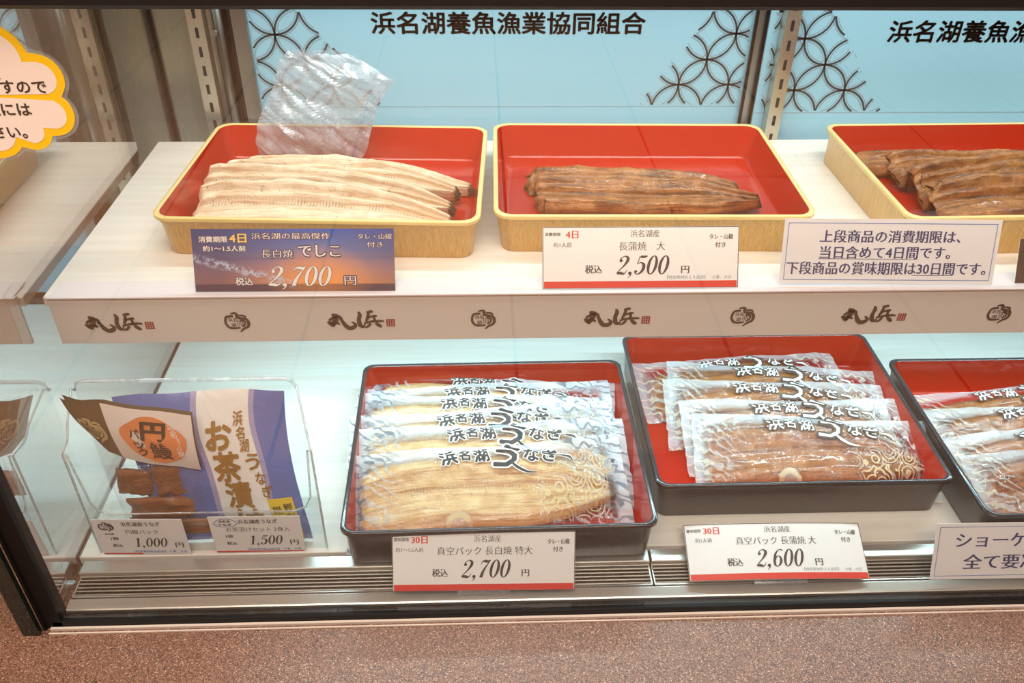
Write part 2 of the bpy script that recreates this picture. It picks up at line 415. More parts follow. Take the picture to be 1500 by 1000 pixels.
def pouch_mat():
    m, nt, out = newmat('blue_white_pouch_print'); h = N(nt)
    tc = h.n('TexCoord'); sp = h.n('SeparateXYZ'); h.link(tc.outputs['UV'], sp.inputs[0])
    U, V = sp.outputs[0], sp.outputs[1]
    k = h.math('MULTIPLY', h.math('SINE', h.math('MULTIPLY', V, 9.0)), 0.015)
    x = h.math('ADD', U, k)
    c = h.ramp(x, [(0.0, lin((110,126,192))), (0.46, lin((170,166,208))), (0.495, lin((240,238,236))), (0.80, lin((170,166,208))), (0.83, lin((110,126,192)))], 'CONSTANT')
    co = h.coord('Object'); nz = h.noise(co, 40, 3, 0.5, 1.0)
    principled(h, out, c, 0.3, 0, h.bump(nz, 0.5, 0.003), 0.5, 0.2); return m
MT['pouch'] = pouch_mat()

# ------------------------------------------------------------------ lettering
_fc = bpy.data.curves.new('glyphs', 'FONT'); _fo = bpy.data.objects.new('glyphs', _fc); COL.objects.link(_fo)
_cache = {}
def glyphs(s, offset=0.0):
    k = (s, offset)
    if k in _cache: return _cache[k]
    _fc.body = s; _fc.size = 1.0; _fc.resolution_u = 2; _fc.offset = offset
    bpy.context.view_layer.update()
    dg = bpy.context.evaluated_depsgraph_get()
    me = bpy.data.meshes.new_from_object(_fo.evaluated_get(dg))
    V = [(v.co.x, v.co.y) for v in me.vertices]; Fc = [tuple(p.vertices) for p in me.polygons]
    bpy.data.meshes.remove(me)
    _cache[k] = (V, Fc); return V, Fc
def text(mb, s, cx, cy, size, width=None, mat=0, style='sans', shear=0.0, z=0.0, fn=None, rot=0.0):
    """letters centred on (cx, cy); size = cell height; fn maps (x, y, z) onto a surface"""
    def ringo(r, n=8, a0=0.0): return [(0.0, 0.0)] + [(r*cos(2*pi*k/n + a0), r*sin(2*pi*k/n + a0)) for k in range(n)]
    lay = {'sans': [(0, 0)], 'bold': ringo(0.012, 4, pi/4), 'heavy': ringo(0.024, 6), 'out': ringo(0.085, 12), 'thick': ringo(0.034, 8),
           'mincho': [(-0.014, 0), (0.0, 0), (0.014, 0)], 'minchob': [(-0.024, 0), (-0.008, 0), (0.008, 0), (0.024, 0)]}[style]
    off = -0.012 if style == 'mincho' else 0.0
    V0, _ = glyphs(s, 0.0)
    if not V0: return
    x0 = min(v[0] for v in V0); x1 = max(v[0] for v in V0)
    sx = size if width is None else width / max(1e-6, x1 - x0)
    ca, sa = cos(rot), sin(rot)
    for li, (dx, dy) in enumerate(lay):
        V, Fc = glyphs(s, off)
        P = []
        for (x, y) in V:
            X = (x - (x0 + x1) / 2 + dx) * sx; Y = (y - 0.37 + dy) * size
            X += Y * shear
            X, Y = X * ca - Y * sa, X * sa + Y * ca
            q = (cx + X, cy + Y, z + li * 0.000004)
            P.append(fn(*q) if fn else q)
        mb.add(P, Fc, mat)
def brush(mb, pts, mat=0, z=0.0, n=6, fn=None, jit=0.0):
    """a calligraphy stroke: (x, y, width) points, smoothed"""
    P = []
    pp = [pts[0]] + list(pts) + [pts[-1]]
    for i in range(1, len(pp) - 2):
        for k in range(n):
            t = k / n
            c = [0.5*((2*pp[i][a]) + (-pp[i-1][a]+pp[i+1][a])*t + (2*pp[i-1][a]-5*pp[i][a]+4*pp[i+1][a]-pp[i+2][a])*t*t + (-pp[i-1][a]+3*pp[i][a]-3*pp[i+1][a]+pp[i+2][a])*t**3) for a in range(3)]
            P.append(c)
    P.append(list(pts[-1]))
    L, R = [], []
    for i, (x, y, wd) in enumerate(P):
        a = P[max(0, i-1)]; b = P[min(len(P)-1, i+1)]
        tx, ty = b[0]-a[0], b[1]-a[1]; l = sqrt(tx*tx+ty*ty) or 1
        nx, ny = -ty/l, tx/l; wd = max(wd, 1e-5)
        L.append((x + nx*wd/2, y + ny*wd/2, z)); R.append((x - nx*wd/2, y - ny*wd/2, z))
    V = [fn(*q) if fn else q for q in L + R]; m = len(P)
    mb.add(V, [(m+i, m+i+1, i+1, i) for i in range(m-1)], mat)

# bold italic numerals with thick and thin strokes; unit height, baseline 0
def ring(rx, ry, ix, iy, cx, cy, a0=0, a1=360, n=28):
    V, Fc = [], []
    for i in range(n + 1):
        a = radians(a0 + (a1 - a0) * i / n)
        V.append((cx + rx*cos(a), cy + ry*sin(a))); V.append((cx + ix*cos(a), cy + iy*sin(a)))
    for i in range(n): Fc.append((2*i, 2*i+2, 2*i+3, 2*i+1))
    return V, Fc
def numeral(mb, ch, put, mat):
    def poly(V, Fc): mb.add([put(*q) for q in V], Fc, mat)
    def br(pts):
        t = MB(); brush(t, pts, n=7); mb.add([put(a, b) for a, b, c in t.v], t.f, mat)
    if ch == '0': poly(*ring(0.255, 0.5, 0.11, 0.455, 0.28, 0.5))
    elif ch == '1':
        br([(0.28, 0.03, 0.15), (0.28, 0.5, 0.15), (0.28, 0.97, 0.15)]); br([(0.1, 0.02, 0.04), (0.46, 0.02, 0.04)]); br([(0.08, 0.84, 0.03), (0.2, 0.88, 0.06), (0.3, 0.98, 0.05)])
    elif ch == '2':
        br([(0.09, 0.72, 0.10), (0.10, 0.86, 0.05), (0.26, 0.975, 0.045), (0.42, 0.88, 0.13), (0.43, 0.70, 0.15), (0.30, 0.44, 0.08), (0.13, 0.22, 0.05), (0.05, 0.06, 0.06)])
        br([(0.06, 0.07, 0.10), (0.20, 0.09, 0.15), (0.36, 0.05, 0.11), (0.46, 0.10, 0.05), (0.51, 0.24, 0.03)])
        poly(*ring(0.075, 0.075, 0, 0, 0.12, 0.73, n=14))
    elif ch == '5':
        br([(0.17, 0.95, 0.11), (0.34, 0.93, 0.13), (0.50, 0.97, 0.07)]); br([(0.14, 0.96, 0.045), (0.12, 0.75, 0.04), (0.10, 0.55, 0.04)])
        br([(0.10, 0.56, 0.03), (0.24, 0.63, 0.05), (0.40, 0.54, 0.13), (0.44, 0.33, 0.16), (0.36, 0.12, 0.12), (0.20, 0.02, 0.05), (0.06, 0.10, 0.05)])
        poly(*ring(0.075, 0.075, 0, 0, 0.10, 0.16, n=14))
    elif ch == '6':
        poly(*ring(0.245, 0.31, 0.105, 0.27, 0.28, 0.31))
        br([(0.46, 0.90, 0.09), (0.36, 0.975, 0.045), (0.22, 0.90, 0.06), (0.11, 0.68, 0.12), (0.095, 0.36, 0.13)])
    elif ch == '7':
        br([(0.07, 0.74, 0.03), (0.12, 0.90, 0.06), (0.26, 0.92, 0.14), (0.40, 0.90, 0.13), (0.53, 0.97, 0.05)])
        br([(0.52, 0.96, 0.04), (0.36, 0.62, 0.08), (0.25, 0.32, 0.14), (0.21, 0.02, 0.17)])
    elif ch == ',':
        poly(*ring(0.085, 0.085, 0, 0, 0.13, 0.08, n=14)); br([(0.17, 0.10, 0.09), (0.18, -0.04, 0.06), (0.08, -0.18, 0.02)])
def price(mb, s, cx, cy, hgt, width, mat, z=0.0, shear=0.22, fn=None):
    adv = {',': 0.30}; W = sum(adv.get(c, 0.56) for c in s); k = width / (W + shear * 0.9); x = -W / 2
    for c in s:
        def put(a, b, x=x):
            X, Y = (x + a), b - 0.5
            q = (cx + (X + Y * shear) * k, cy + Y * hgt, z)
            return fn(*q) if fn else q
        numeral(mb, c, put, mat); x += adv.get(c, 0.56)

def logo_maru(mb, cx, cy, s, z, ink, red, fn=None):
    """the brushed two-character shop mark with its little red seal; s = overall width"""
    k = s / 103.0
    def S(*p): brush(mb, [(cx + (x - 51)*k, cy + (18 - y)*k, wd*k) for x, y, wd in p], ink, z, fn=fn)
    S((9, 6, 3), (13, 9, 8), (18, 10, 6)); S((17, 9, 5), (14, 17, 8), (8, 26, 7)); S((2, 19, 5), (7, 24, 7), (11, 28, 4))
    S((4, 17, 4), (12, 12, 5), (20, 11, 5), (23, 18, 5), (27, 26, 7), (32, 31, 7), (39, 30, 7), (42, 25, 5), (37, 20, 2)); S((11, 20, 3), (17, 23, 4), (19, 25, 2))
    S((48, 2, 3), (50, 8, 6), (48, 16, 6), (49, 26, 7), (54, 29, 4), (56, 24, 2))
    S((60, 4, 4), (67, 2, 5), (70, 3, 2)); S((63, 5, 4), (61, 13, 5), (58, 20, 3)); S((61, 13, 3), (70, 10, 4), (75, 10, 3)); S((70, 10, 4), (71, 16, 4), (70, 21, 3))
    S((55, 23, 3), (66, 20, 4), (80, 19, 4), (85, 20, 2)); S((65, 23, 4), (61, 28, 4), (56, 31, 2)); S((72, 22, 4), (77, 27, 6), (81, 30, 3))
    x0 = cx + (88-51)*k; y0 = cy + (18-29)*k; a = 13*k
    for i in range(4):
        xa = x0 + i*a*0.27
        q = [(xa, y0, z), (xa + a*0.17, y0, z), (xa + a*0.17, y0 + a, z), (xa, y0 + a, z)]
        mb.add([fn(*v) if fn else v for v in q], [(0,1,2,3)], red)
    for yy in (0.0, 0.33, 0.64, 0.9):
        q = [(x0, y0 + a*yy, z), (x0 + a, y0 + a*yy, z), (x0 + a, y0 + a*(yy+0.1), z), (x0, y0 + a*(yy+0.1), z)]
        mb.add([fn(*v) if fn else v for v in q], [(0,1,2,3)], red)
def emblem(mb, cx, cy, s, z, ink, fn=None):
    """rounded seal with an eel curled round its right side"""
    k = s / 40.0
    def S(*p): brush(mb, [(cx + (x - 20)*k, cy + (18 - y)*k, wd*k) for x, y, wd in p], ink, z, fn=fn)
    S((16, 7, 4), (6, 8, 4), (3, 14, 4), (3, 22, 4), (8, 29, 4), (17, 30, 3.5), (24, 29, 3))
    S((12, 3, 2), (18, 1.5, 4), (22, 3, 4), (21, 8, 4), (26, 11, 5), (35, 13, 5), (38, 20, 5), (36, 27, 4.5), (29, 31, 4), (23, 37, 2))
    S((24, 6, 3), (31, 6, 3.5), (36, 9, 3)); S((25, 15, 2.5), (32, 17, 3), (32, 23, 3), (27, 27, 2.5))
    for i in range(4): S((21 + i*2.6, 15, 1.0), (21 + i*2.6, 26, 1.0))
    text(mb, '浜名', cx - 6*k, cy + 4*k, 8*k, 14*k, ink, 'bold', 0, z, fn); text(mb, '湖', cx - 6*k, cy - 6*k, 8*k, 8*k, ink, 'bold', 0, z, fn)

# ------------------------------------------------------------------ the room outside the case
def struct(name, mb, mat, **k): return tag(mb.build(name, mat, **k), kind='structure')
b = MB(); b.box((-5, -6.5, -0.1), (5, 3.0, 0)); struct('floor', b, MT['tile'])
b = MB(); b.box((-5, -6.5, 2.7), (5, 3.0, 2.8)); struct('ceiling', b, MT['ceil'])
b = MB(); b.box((-5.1, -6.6, 0), (5.1, -6.5, 2.7)); struct('wall_front', b, MT['paint'])
b = MB(); b.box((-5.1, -6.5, 0), (-5, 3.0, 2.7)); struct('wall_left', b, MT['paint'])
b = MB(); b.box((5, -6.5, 0), (5.1, 3.0, 2.7)); struct('wall_right', b, MT['paint'])
b = MB(); b.box((-5.1, 3.0, 0), (5.1, 3.1, 2.7)); struct('wall_back', b, MT['paint'])

# ------------------------------------------------------------------ stone counter
ct = thing('stone_counter', 'brown speckled polished stone counter ledge below the glass display case', 'counter', (0, 0, 0))
b = MB(); b.box((-1.6, 0.34, 0.65), (1.6, 1.45, 0.69), bev=0.004); b.build('counter_top', MT['stone'], ct)
b = MB(); b.box((-1.57, 0.40, 0.0), (1.57, 1.40, 0.65)); b.build('counter_body', plain('dark_brown_panel', (84, 64, 54), 0.5), ct)

# ------------------------------------------------------------------ the display case
XL, XR = -0.468, 1.06
case = thing('display_case', 'refrigerated glass display case with black seals and a steel sill', 'display case', (0, 0.6, 0.69))
case_inv = Matrix.Translation((0, -0.6, -0.69))
def cpart(name, mb, mats, parent=None, **k):
    o = mb.build(name, mats, parent or case, **k)
    if parent is None: o.matrix_parent_inverse = case_inv
    return o
b = MB(); b.box((XL, 0.600, 0.702), (XR, 0.606, 1.345)); cpart('front_pane', b, MT['glass'])
b = MB(); b.box((XL - 0.0005, 0.614, 0.702), (XL + 0.0055, 1.12, 1.345)); cpart('end_pane', b, MT['endglass'])
b = MB(); b.box((XL - 0.030, 0.588, 0.6905), (XL - 0.012, 0.594, 1.345)); cpart('glass_edge', b, MT['edgeglass'])
b = MB(); b.box((XL - 0.0075, 0.597, 0.6905), (XL + 0.010, 0.613, 1.345), bev=0.001); b.box((XL - 0.0105, 0.594, 0.6905), (XL - 0.0075, 0.603, 1.345)); cpart('corner_seal', b, MT['seal'])
b = MB(); b.box((XL, 0.597, 0.6905), (XR, 0.609, 0.7015), bev=0.001); cpart('bottom_seal', b, MT['seal'])
b = MB(); b.box((XL - 0.003, 0.5935, 0.690), (XR, 0.5965, 0.6935)); b.box((XL - 0.003, 0.589, 0.690), (XR, 0.5905, 0.6918)); cpart('sill_trim', b, MT['trimlight'])
b = MB()
prof = [(0.6095, 0.6905), (0.6095, 0.7035), (0.611, 0.7045), (0.622, 0.706), (0.623, 0.706), (0.623, 0.6905)]
b.loft([[(x, y, z) for y, z in prof] for x in (XL + 0.011, XR)], 0, True, True); cpart('steel_sill', b, MT['steel'])
b = MB(); b.box((XL - 0.01, 0.585, 1.345), (XR + 0.01, 0.640, 1.43), bev=0.003); cpart('top_rail', b, MT['rail'])
b = MB(); b.box((XL - 0.01, 0.640, 1.40), (XR + 0.01, 1.32, 1.41)); cpart('roof_pane', b, MT['roofglass'])
b = MB(); b.box((XL - 0.012, 1.12, 0.6905), (XL - 0.004, 1.30, 1.40)); cpart('side_panel', b, MT['steelv'])
b = MB(); b.box((XL - 0.0075, 1.1150, 0.6905), (XL + 0.003, 1.121, 1.40)); cpart('side_seal', b, MT['seal'])
b = MB(); b.box((XL - 0.004, 1.295, 0.6905), (-0.352, 1.30, 1.40)); b.box((XL - 0.002, 1.288, 0.6905), (XL + 0.002, 1.295, 1.40), 1); cpart('corner_panel', b, [MT['steelv'], MT['seal']])
b = MB(); b.box((-0.36, 1.25, 0.6905), (XR, 1.26, 1.40)); cpart('back_wall', b, MT['alu'])
b = MB(); b.box((XR, 0.614, 0.702), (XR + 0.006, 1.26, 1.345)); cpart('end_pane', b, MT['endglass'])

def upright(name, label, x, y, wdt, chrome):
    t = thing(name, label, 'upright', (x, y, 0.72), 0, 'slotted shelf uprights')
    b = MB(); b.box((-wdt/2, 0, 0), (wdt/2, 0.02, 0.66), bev=0.0015); b.build('post', MT['steelv'], t)
    b = MB()
    for i in range(24): b.box((-0.0022, -0.0004, 0.02 + i*0.0265), (0.0022, 0.0003, 0.034 + i*0.0265))
    b.build('slots', MT['darkslot'], t)
    if chrome:
        b = MB(); b.tube([(0.030, 0.010, 0), (0.030, 0.010, 0.66)], 0.009, n=14); b.build('pole', MT['alu'], t, smooth=True)
        b = MB(); b.tube([(0.024, -0.004, 0.425), (0.024, -0.001, 0.425)], [0.0045, 0.0045], n=12); b.build('screw', MT['alu'], t)
    return t
upright('shelf_upright', 'slotted steel shelf upright with round pole in the left back corner', -0.386, 1.250 - 0.021, 0.022, True)
upright('shelf_upright', 'slotted steel shelf upright between the two patterned back panels', 0.424, 1.172, 0.020, False)

# patterned back panels
def back_panel(label, x0, x1, y, z0, z1, nodes, regions, title, tsize, seam, sash):
    t = thing('back_panel', label, 'panel', ((x0 + x1)/2, y, z0), 0, 'printed back panels')
    ox = (x0 + x1)/2
    b = MB(); b.box((x0 - ox, 0, 0), (x1 - ox, 0.004, z1 - z0)); b.build('sheet', MT['panel'], t)
    b = MB(); b.box((x0 - ox, -0.0004, seam - z0), (x1 - ox, 0.0, seam + 0.0006 - z0)); b.build('seam_line', MT['inkgrey'], t)
    b = MB(); R = 0.0363
    def arc(cx, cz, r, wd, mat, a0, a1, inside, dz):
        n = 9; prev = None
        for i in range(n + 1):
            a = a0 + (a1 - a0)*i/n
            c = (cx + r*cos(a), cz + r*sin(a))
            ok = inside(*c)
            ring2 = ((cx + (r-wd/2)*cos(a), cz + (r-wd/2)*sin(a)), (cx + (r+wd/2)*cos(a), cz + (r+wd/2)*sin(a)))
            if prev and prev[0] and ok:
                q = [prev[1][0], prev[1][1], ring2[1], ring2[0]]
                b.add([(p[0] - ox, -dz, p[1] - z0) for p in q], [(0,1,2,3)], mat)
            prev = (ok, ring2)
    for (nx, nz), inside in zip(nodes, regions):
        for i in range(-7, 8):
            for j in range(-8, 9):
                if (i + j) % 2 == 0: continue
                cx, cz = nx + i*R, nz + j*R       # circle centres; petals meet at the other lattice points
                for q in range(4):
                    arc(cx, cz, R, 0.0027, 0, q*pi/2, (q+1)*pi/2, inside, 0.0005)
                    # inner thin outlines of petals and stars
                    a0, a1 = q*pi/2 + 0.14, (q+1)*pi/2 - 0.14
                    arc(cx, cz, R*0.90, 0.0010, 1, a0, a1, inside, 0.0004)
                    arc(cx, cz, R*1.09, 0.0010, 1, a0 - 0.02, a1 + 0.02, inside, 0.0004)
    b.build('circle_pattern', [MT['ink'], MT['inkgrey']], t)
    b = MB(); tx, tz, tw = title
    text(b, '浜名湖養魚漁業協同組合', tx - ox, tz - z0, tsize, tw, 0, 'heavy', 0, 0)
    b.v = [(x, -0.0006, z) for x, z, _ in b.v]; b.build('lettering', MT['ink'], t)
    if sash:
        for (a, c) in sash:
            b = MB(); b.box((a - ox, -0.010, 0), (c - ox, 0.006, z1 - z0), bev=0.001); q = b.build('sash', MT['alu'], t)
            b = MB(); b.box((a - ox - 0.002, -0.0104, 0), (a - ox + 0.0025, -0.0101, z1 - z0)); b.build('sash_gasket', MT['seal'], q)
    return t
def slant(xa, za, xb, zb, side, zlo, xlim):
    def f(x, z):
        xs = xa + (xb - xa)*(z - za)/(zb - za)
        return z > zlo and ((x > xs and x < xlim) if side > 0 else (x < xs and x > xlim))
    return f
back_panel('white back panel with circle pattern, left of the middle upright', -0.312, 0.392, 1.22, 0.73, 1.39,
           [(-0.278, 1.145), (0.291, 1.0745)],
           [slant(-0.243, 1.18, -0.16, 1.08, -1, 1.0445, -0.3112), slant(0.328, 1.181, 0.230, 1.0445, 1, 1.0445, 0.386)],
           (0.0445, 1.1605, 0.378), 0.0315, 1.0420, [(-0.334, -0.312), (0.386, 0.399), (0.4005, 0.4135)])
back_panel('white back panel with circle pattern, right of the middle upright', 0.400, 1.05, 1.195, 0.73, 1.39,
           [(0.453, 1.075), (1.05, 1.075)],
           [slant(0.485, 1.188, 0.589, 1.0435, -1, 1.0435, 0.405), slant(1.05, 1.188, 0.93, 1.0435, 1, 1.0435, 1.045)],
           (0.758, 1.1570, 0.378), 0.0315, 1.0415, [])

# LED bars
def led_bar(label, x0, x1, y, z, power, tgt, colr):
    t = thing('led_bar', label, 'light', ((x0 + x1)/2, y, z), 0, 'LED light bars'); L = x1 - x0
    b = MB(); b.box((-L/2, -0.008, 0), (L/2, 0.008, 0.008)); b.build('housing', MT['ledbody'], t)
    b = MB(); n = int(L/0.0165)
    for i in range(n):
        x = -L/2 + (i + 0.5)*L/n; b.box((x - 0.0016, -0.0016, -0.0012), (x + 0.0016, 0.0016, -0.0001))
    b.build('led_chips', MT['led'], t)
    a = area('led_light', ((x0 + x1)/2, y, z - 0.004), tgt, L, 0.008, power, colr); 
    return t
led_bar('long LED light bar under the glass roof of the display case', -0.44, 1.04, 0.96, 1.390, LIGHTS['led_top'], (0.3, 0.99, 1.0), COOL_TOP)
led_bar('LED light bar fixed to the underside of the upper shelf', -0.44, 1.04, 0.88, 0.989, LIGHTS['led_low'], (0.3, 0.89, 0.7), COOL)

# ------------------------------------------------------------------ shelf, deck, grille
sh = thing('upper_shelf', 'white wood-grain upper shelf with brown brush marks along its front edge', 'shelf', (0, 0.767, 1.01))
b = MB(); b.box((-0.4525, 0.0, -0.012), (1.04, 0.405, 0), bev=0.0008); b.build('board', MT['board'], sh)
b = MB(); b.box((-0.447, -0.0035, -0.057), (1.04, 0.0, 0.0005)); b.build('fascia', MT['fascia'], sh)
b = MB(); b.box((-0.447, -0.006, 0.0006), (1.04, 0.0, 0.0022)); b.box((-0.4440, 0.0, 0.0006), (1.04, 0.0275, 0.0016)); b.build('price_rail', MT['railclear'], sh)
def ff(x, y, z): return (x, -0.0040 - z, y)
for x in (-0.381, -0.127, 0.1475, 0.429, 0.71):
    b = MB(); logo_maru(b, x, -0.031, 0.074, 0, 0, 1, ff); b.build('brush_mark', [MT['logo'], MT['seals']], sh)
for x in (-0.258, 0.003, 0.284, 0.568, 0.85):
    b = MB(); emblem(b, x, -0.031, 0.027, 0, 0, ff); b.build('seal_mark', MT['logo'], sh)

dk = thing('deck_board', 'white wood-grain board on the bottom of the display case', 'board', (0, 0.67, 0.7))
b = MB(); b.box((-0.460, 0.0, 0.008), (1.05, 0.53, 0.020), bev=0.0008); b.build('board', MT['board'], dk)
b = MB(); b.box((-0.4618, 0.0, 0.0), (-0.4602, 0.44, 0.0195)); b.build('edge_strip', plain('brown_edge_strip', (120, 98, 84), 0.5), dk)
def grille(label, x0, x1):
    t = thing('air_grille', label, 'grille', ((x0 + x1)/2, 0.624, 0.70), 0, 'steel air intake grilles'); h = (x1 - x0)/2
    b = MB(); b.box((-h, 0.0265, 0.0), (h, 0.0440, 0.0165), bev=0.001); b.box((-h, 0.0, 0.0), (h, 0.0015, 0.0075)); b.box((-h, 0.0, -0.004), (-h + 0.0015, 0.03, 0.008)); b.box((h - 0.0015, 0.0, -0.004), (h, 0.03, 0.008)); b.build('frame', MT['steel'], t)
    for i in range(6):
        b = MB(); y = 0.0030 + i*0.0043; z = 0.0066 + i*0.0009
        pr = [(y, z), (y + 0.0008, z + 0.0007), (y + 0.0017, z + 0.0003), (y + 0.0036, z - 0.0042), (y + 0.0028, z - 0.0046)]
        b.loft([[(x, q[0], q[1]) for q in pr] for x in (-h + 0.0016, h - 0.0016)], 0, True, True); b.build('slat', MT['slat'], t)
    b = MB(); b.box((-h + 0.0016, 0.002, -0.0055), (h - 0.0016, 0.0265, -0.004)); b.build('pan', plain('dark_grille_pan', (60, 54, 48), 0.6), t)
grille('left steel louvred air grille at the front of the case floor', -0.455, 0.192)
grille('right steel louvred air grille, half hidden behind the price cards', 0.194, 1.04)

# ------------------------------------------------------------------ trays
def rrect(w, d, r, z, n=6):
    P = []
    for cx, cy, a0 in ((w/2 - r, d/2 - r, 0), (-w/2 + r, d/2 - r, 90), (-w/2 + r, -d/2 + r, 180), (w/2 - r, -d/2 + r, 270)):
        for k in range(n + 1):
            a = radians(a0 + 90*k/n); P.append((cx + r*cos(a), cy + r*sin(a), z))
    return P
def tray(name, label, loc, rz, group, wd, dp, hgt, mats, draft, r):
    t = thing(name, label, 'tray', loc, rz, group)
    outer, rim, red = mats
    b = MB()
    d = draft
    b.loft([rrect(wd - 2*d, dp - 2*d, r*0.8, 0.0), rrect(wd - 2*d + 0.002, dp - 2*d + 0.002, r*0.8, 0.0015), rrect(wd - 0.006 - d*0.3, dp - 0.006 - d*0.3, r, hgt*0.72), rrect(wd - 0.004, dp - 0.004, r, hgt - 0.006)], 0, cap0=True)
    b.build('body', outer, t, True, 40)
    b = MB()
    b.loft([rrect(wd - 0.004, dp - 0.004, r, hgt - 0.006), rrect(wd, dp, r, hgt - 0.0045), rrect(wd, dp, r, hgt - 0.001), rrect(wd - 0.002, dp - 0.002, r, hgt), rrect(wd - 0.009, dp - 0.009, r*0.9, hgt), rrect(wd - 0.011, dp - 0.011, r*0.9, hgt - 0.001)])
    b.build('rim', rim, t, True, 50)
    b = MB(); i = 0.011
    fl = 0.0065
    b.loft([rrect(wd - i, dp - i, r*0.9, hgt - 0.001), rrect(wd - i - 2*d*0.9, dp - i - 2*d*0.9, r*0.75, fl + 0.004), rrect(wd - i - 2*d*0.9 - 0.003, dp - i - 2*d*0.9 - 0.003, r*0.7, fl + 0.001), rrect(wd - i - 2*d*0.9 - 0.008, dp - i - 2*d*0.9 - 0.008, r*0.6, fl)], 0, cap1=True)
    b.build('lining', red, t, True, 50)
    return t
GOLD = (MT['gold'], MT['goldrim'], MT['red']); BLK = (MT['black'], MT['blackrim'], MT['red'])
tray('gold_tray', 'gold bamboo-look tray holding pale grilled eels and a clear bag', (-0.172, 0.973, 1.01), -0.046, 'gold trays on the upper shelf', 0.359, 0.272, 0.05, GOLD, 0.010, 0.020)
tray('gold_tray', 'gold bamboo-look tray holding only two brown grilled eels', (0.198, 0.9755, 1.01), -0.016, 'gold trays on the upper shelf', 0.360, 0.269, 0.05, GOLD, 0.010, 0.020)
tray('gold_tray', 'gold bamboo-look tray behind the blue-bordered notice, holding several brown eels', (0.652, 0.972, 1.01), 0.016, 'gold trays on the upper shelf', 0.360, 0.274, 0.05, GOLD, 0.006, 0.016)
tray('black_tray', 'black lacquer tray with red inside holding packs of pale eel', (0.018, 0.800, 0.72), 0.012, 'black trays on the case floor', 0.354, 0.306, 0.058, BLK, 0.008, 0.014)
tray('black_tray', 'black lacquer tray with red inside, middle of three, with brown eel packs', (0.382, 0.860, 0.72), 0.0, 'black trays on the case floor', 0.356, 0.304, 0.058, BLK, 0.008, 0.014)
tray('black_tray', 'black lacquer tray with red inside cut off by the right picture edge', (0.750, 0.800, 0.72), 0.0, 'black trays on the case floor', 0.360, 0.296, 0.058, BLK, 0.008, 0.014)

# ------------------------------------------------------------------ eels
def eel_profile(u, v, wide, thick, taper):
    """half-width factor and top height of an opened, flattened eel; u along it from cut end to tail, v across -1..1"""
    tw = 1.0 - 0.10*(1 - min(1, u/0.08)) if u < 0.08 else 1.0
    if u > taper:
        k = (u - taper)/(1 - taper); tw *= (1 - k**1.7)*0.82 + 0.18
    e = max(0.0, 1 - abs(v)**5)**0.5
    lobes = 0.56 + 0.58*exp(-((abs(v) - 0.66)/0.22)**2) - 0.34*exp(-((v - 0.10)/0.16)**2) + 0.14*exp(-((v - 0.30)/0.06)**2) - 0.12*exp(-((v - 0.40)/0.04)**2)
    hgt = thick*e*lobes*(1 - 0.25*max(0, (u - taper)/(1 - taper)))
    return tw, hgt
def eel_mesh(b, L, wide, thick, seed, arch=0.012, taper=0.62, rough=1.0, mat=0, nu=110, nv=30):
    rnd = random.Random(seed); o = Vector((rnd.uniform(0, 90), rnd.uniform(0, 90), rnd.uniform(0, 90)))
    ph = rnd.uniform(0, 6)
    def pos(u, v, top):
        vv = 2*v - 1
        tw, hgt = eel_profile(u, vv, wide, thick, taper)
        nlow = noise.noise(Vector((u*7, vv*1.5, 0)) + o); nhi = noise.noise(Vector((u*55, vv*9, 3)) + o); nx = noise.noise(Vector((u*28, vv*2.2, 7)) + o)
        edge = 1 + 0.07*nlow*rough + 0.025*nx*rough
        x = (u - 0.5)*L + (0.006*noise.noise(Vector((vv*2.6, 1, 0)) + o)*rough + 0.004*vv*vv)*(1 if u < 0.03 else (0.4 if u < 0.08 else 0.1))
        y = vv*wide/2*tw*edge - arch*(2*u - 1)**2 + arch*0.4 - (0.004*sin(u*5 + ph))
        if not top: return (x, y, 0.0)
        long_ = 0.0022*noise.noise(Vector((u*4, vv*7, 5)) + o)*rough
        z = hgt*(1 + 0.16*nlow) + (0.0009*nhi*rough + long_ + 0.0006*nx)*(1 - abs(vv)**6)
        if u < 0.02: z *= 0.35 + 0.65*u/0.02
        if u > 0.985: z *= max(0.2, (1 - u)/0.015)
        return (x, y, max(0.0004, z))
    b.grid(lambda u, v: pos(u, v, True), nu, nv, mat)
    b.grid(lambda u, v: pos(u, v, False), 24, 4, mat, flip=True)
def place(t, loc, yaw, tilt, roll=0.0):
    t.matrix_world = Matrix.Translation(loc) @ Matrix.Rotation(yaw, 4, 'Z') @ Matrix.Rotation(roll, 4, 'Y') @ Matrix.Rotation(tilt, 4, 'X')
def eel(name, label, mat, group, p0, p1, z, wide, thick, tilt, seed, arch=0.010, taper=0.6, rough=1.0, roll=0.0):
    L = sqrt((p1[0]-p0[0])**2 + (p1[1]-p0[1])**2); yaw = atan2(p1[1]-p0[1], p1[0]-p0[0])
    b = MB(); eel_mesh(b, L, wide, thick, seed, arch, taper, rough)
    o = b.build(name, mat, None, True); tag(o, label, 'grilled eel', group)
    place(o, ((p0[0]+p1[0])/2, (p0[1]+p1[1])/2, z), yaw, tilt, roll)
    return o
FZ = 1.0165
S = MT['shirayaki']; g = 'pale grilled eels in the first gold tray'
eel('grilled_eel', 'rearmost pale grilled eel, against the clear bag, tail furthest right', S, g, (-0.306, 1.050), (-0.004, 0.992), FZ + 0.004, 0.058, 0.015, 0.14, 11, 0.010)
eel('grilled_eel', 'pale grilled eel just in front of the rearmost one in the first gold tray', S, g, (-0.322, 1.020), (-0.021, 0.965), FZ + 0.0130, 0.062, 0.016, 0.36, 12, 0.016)
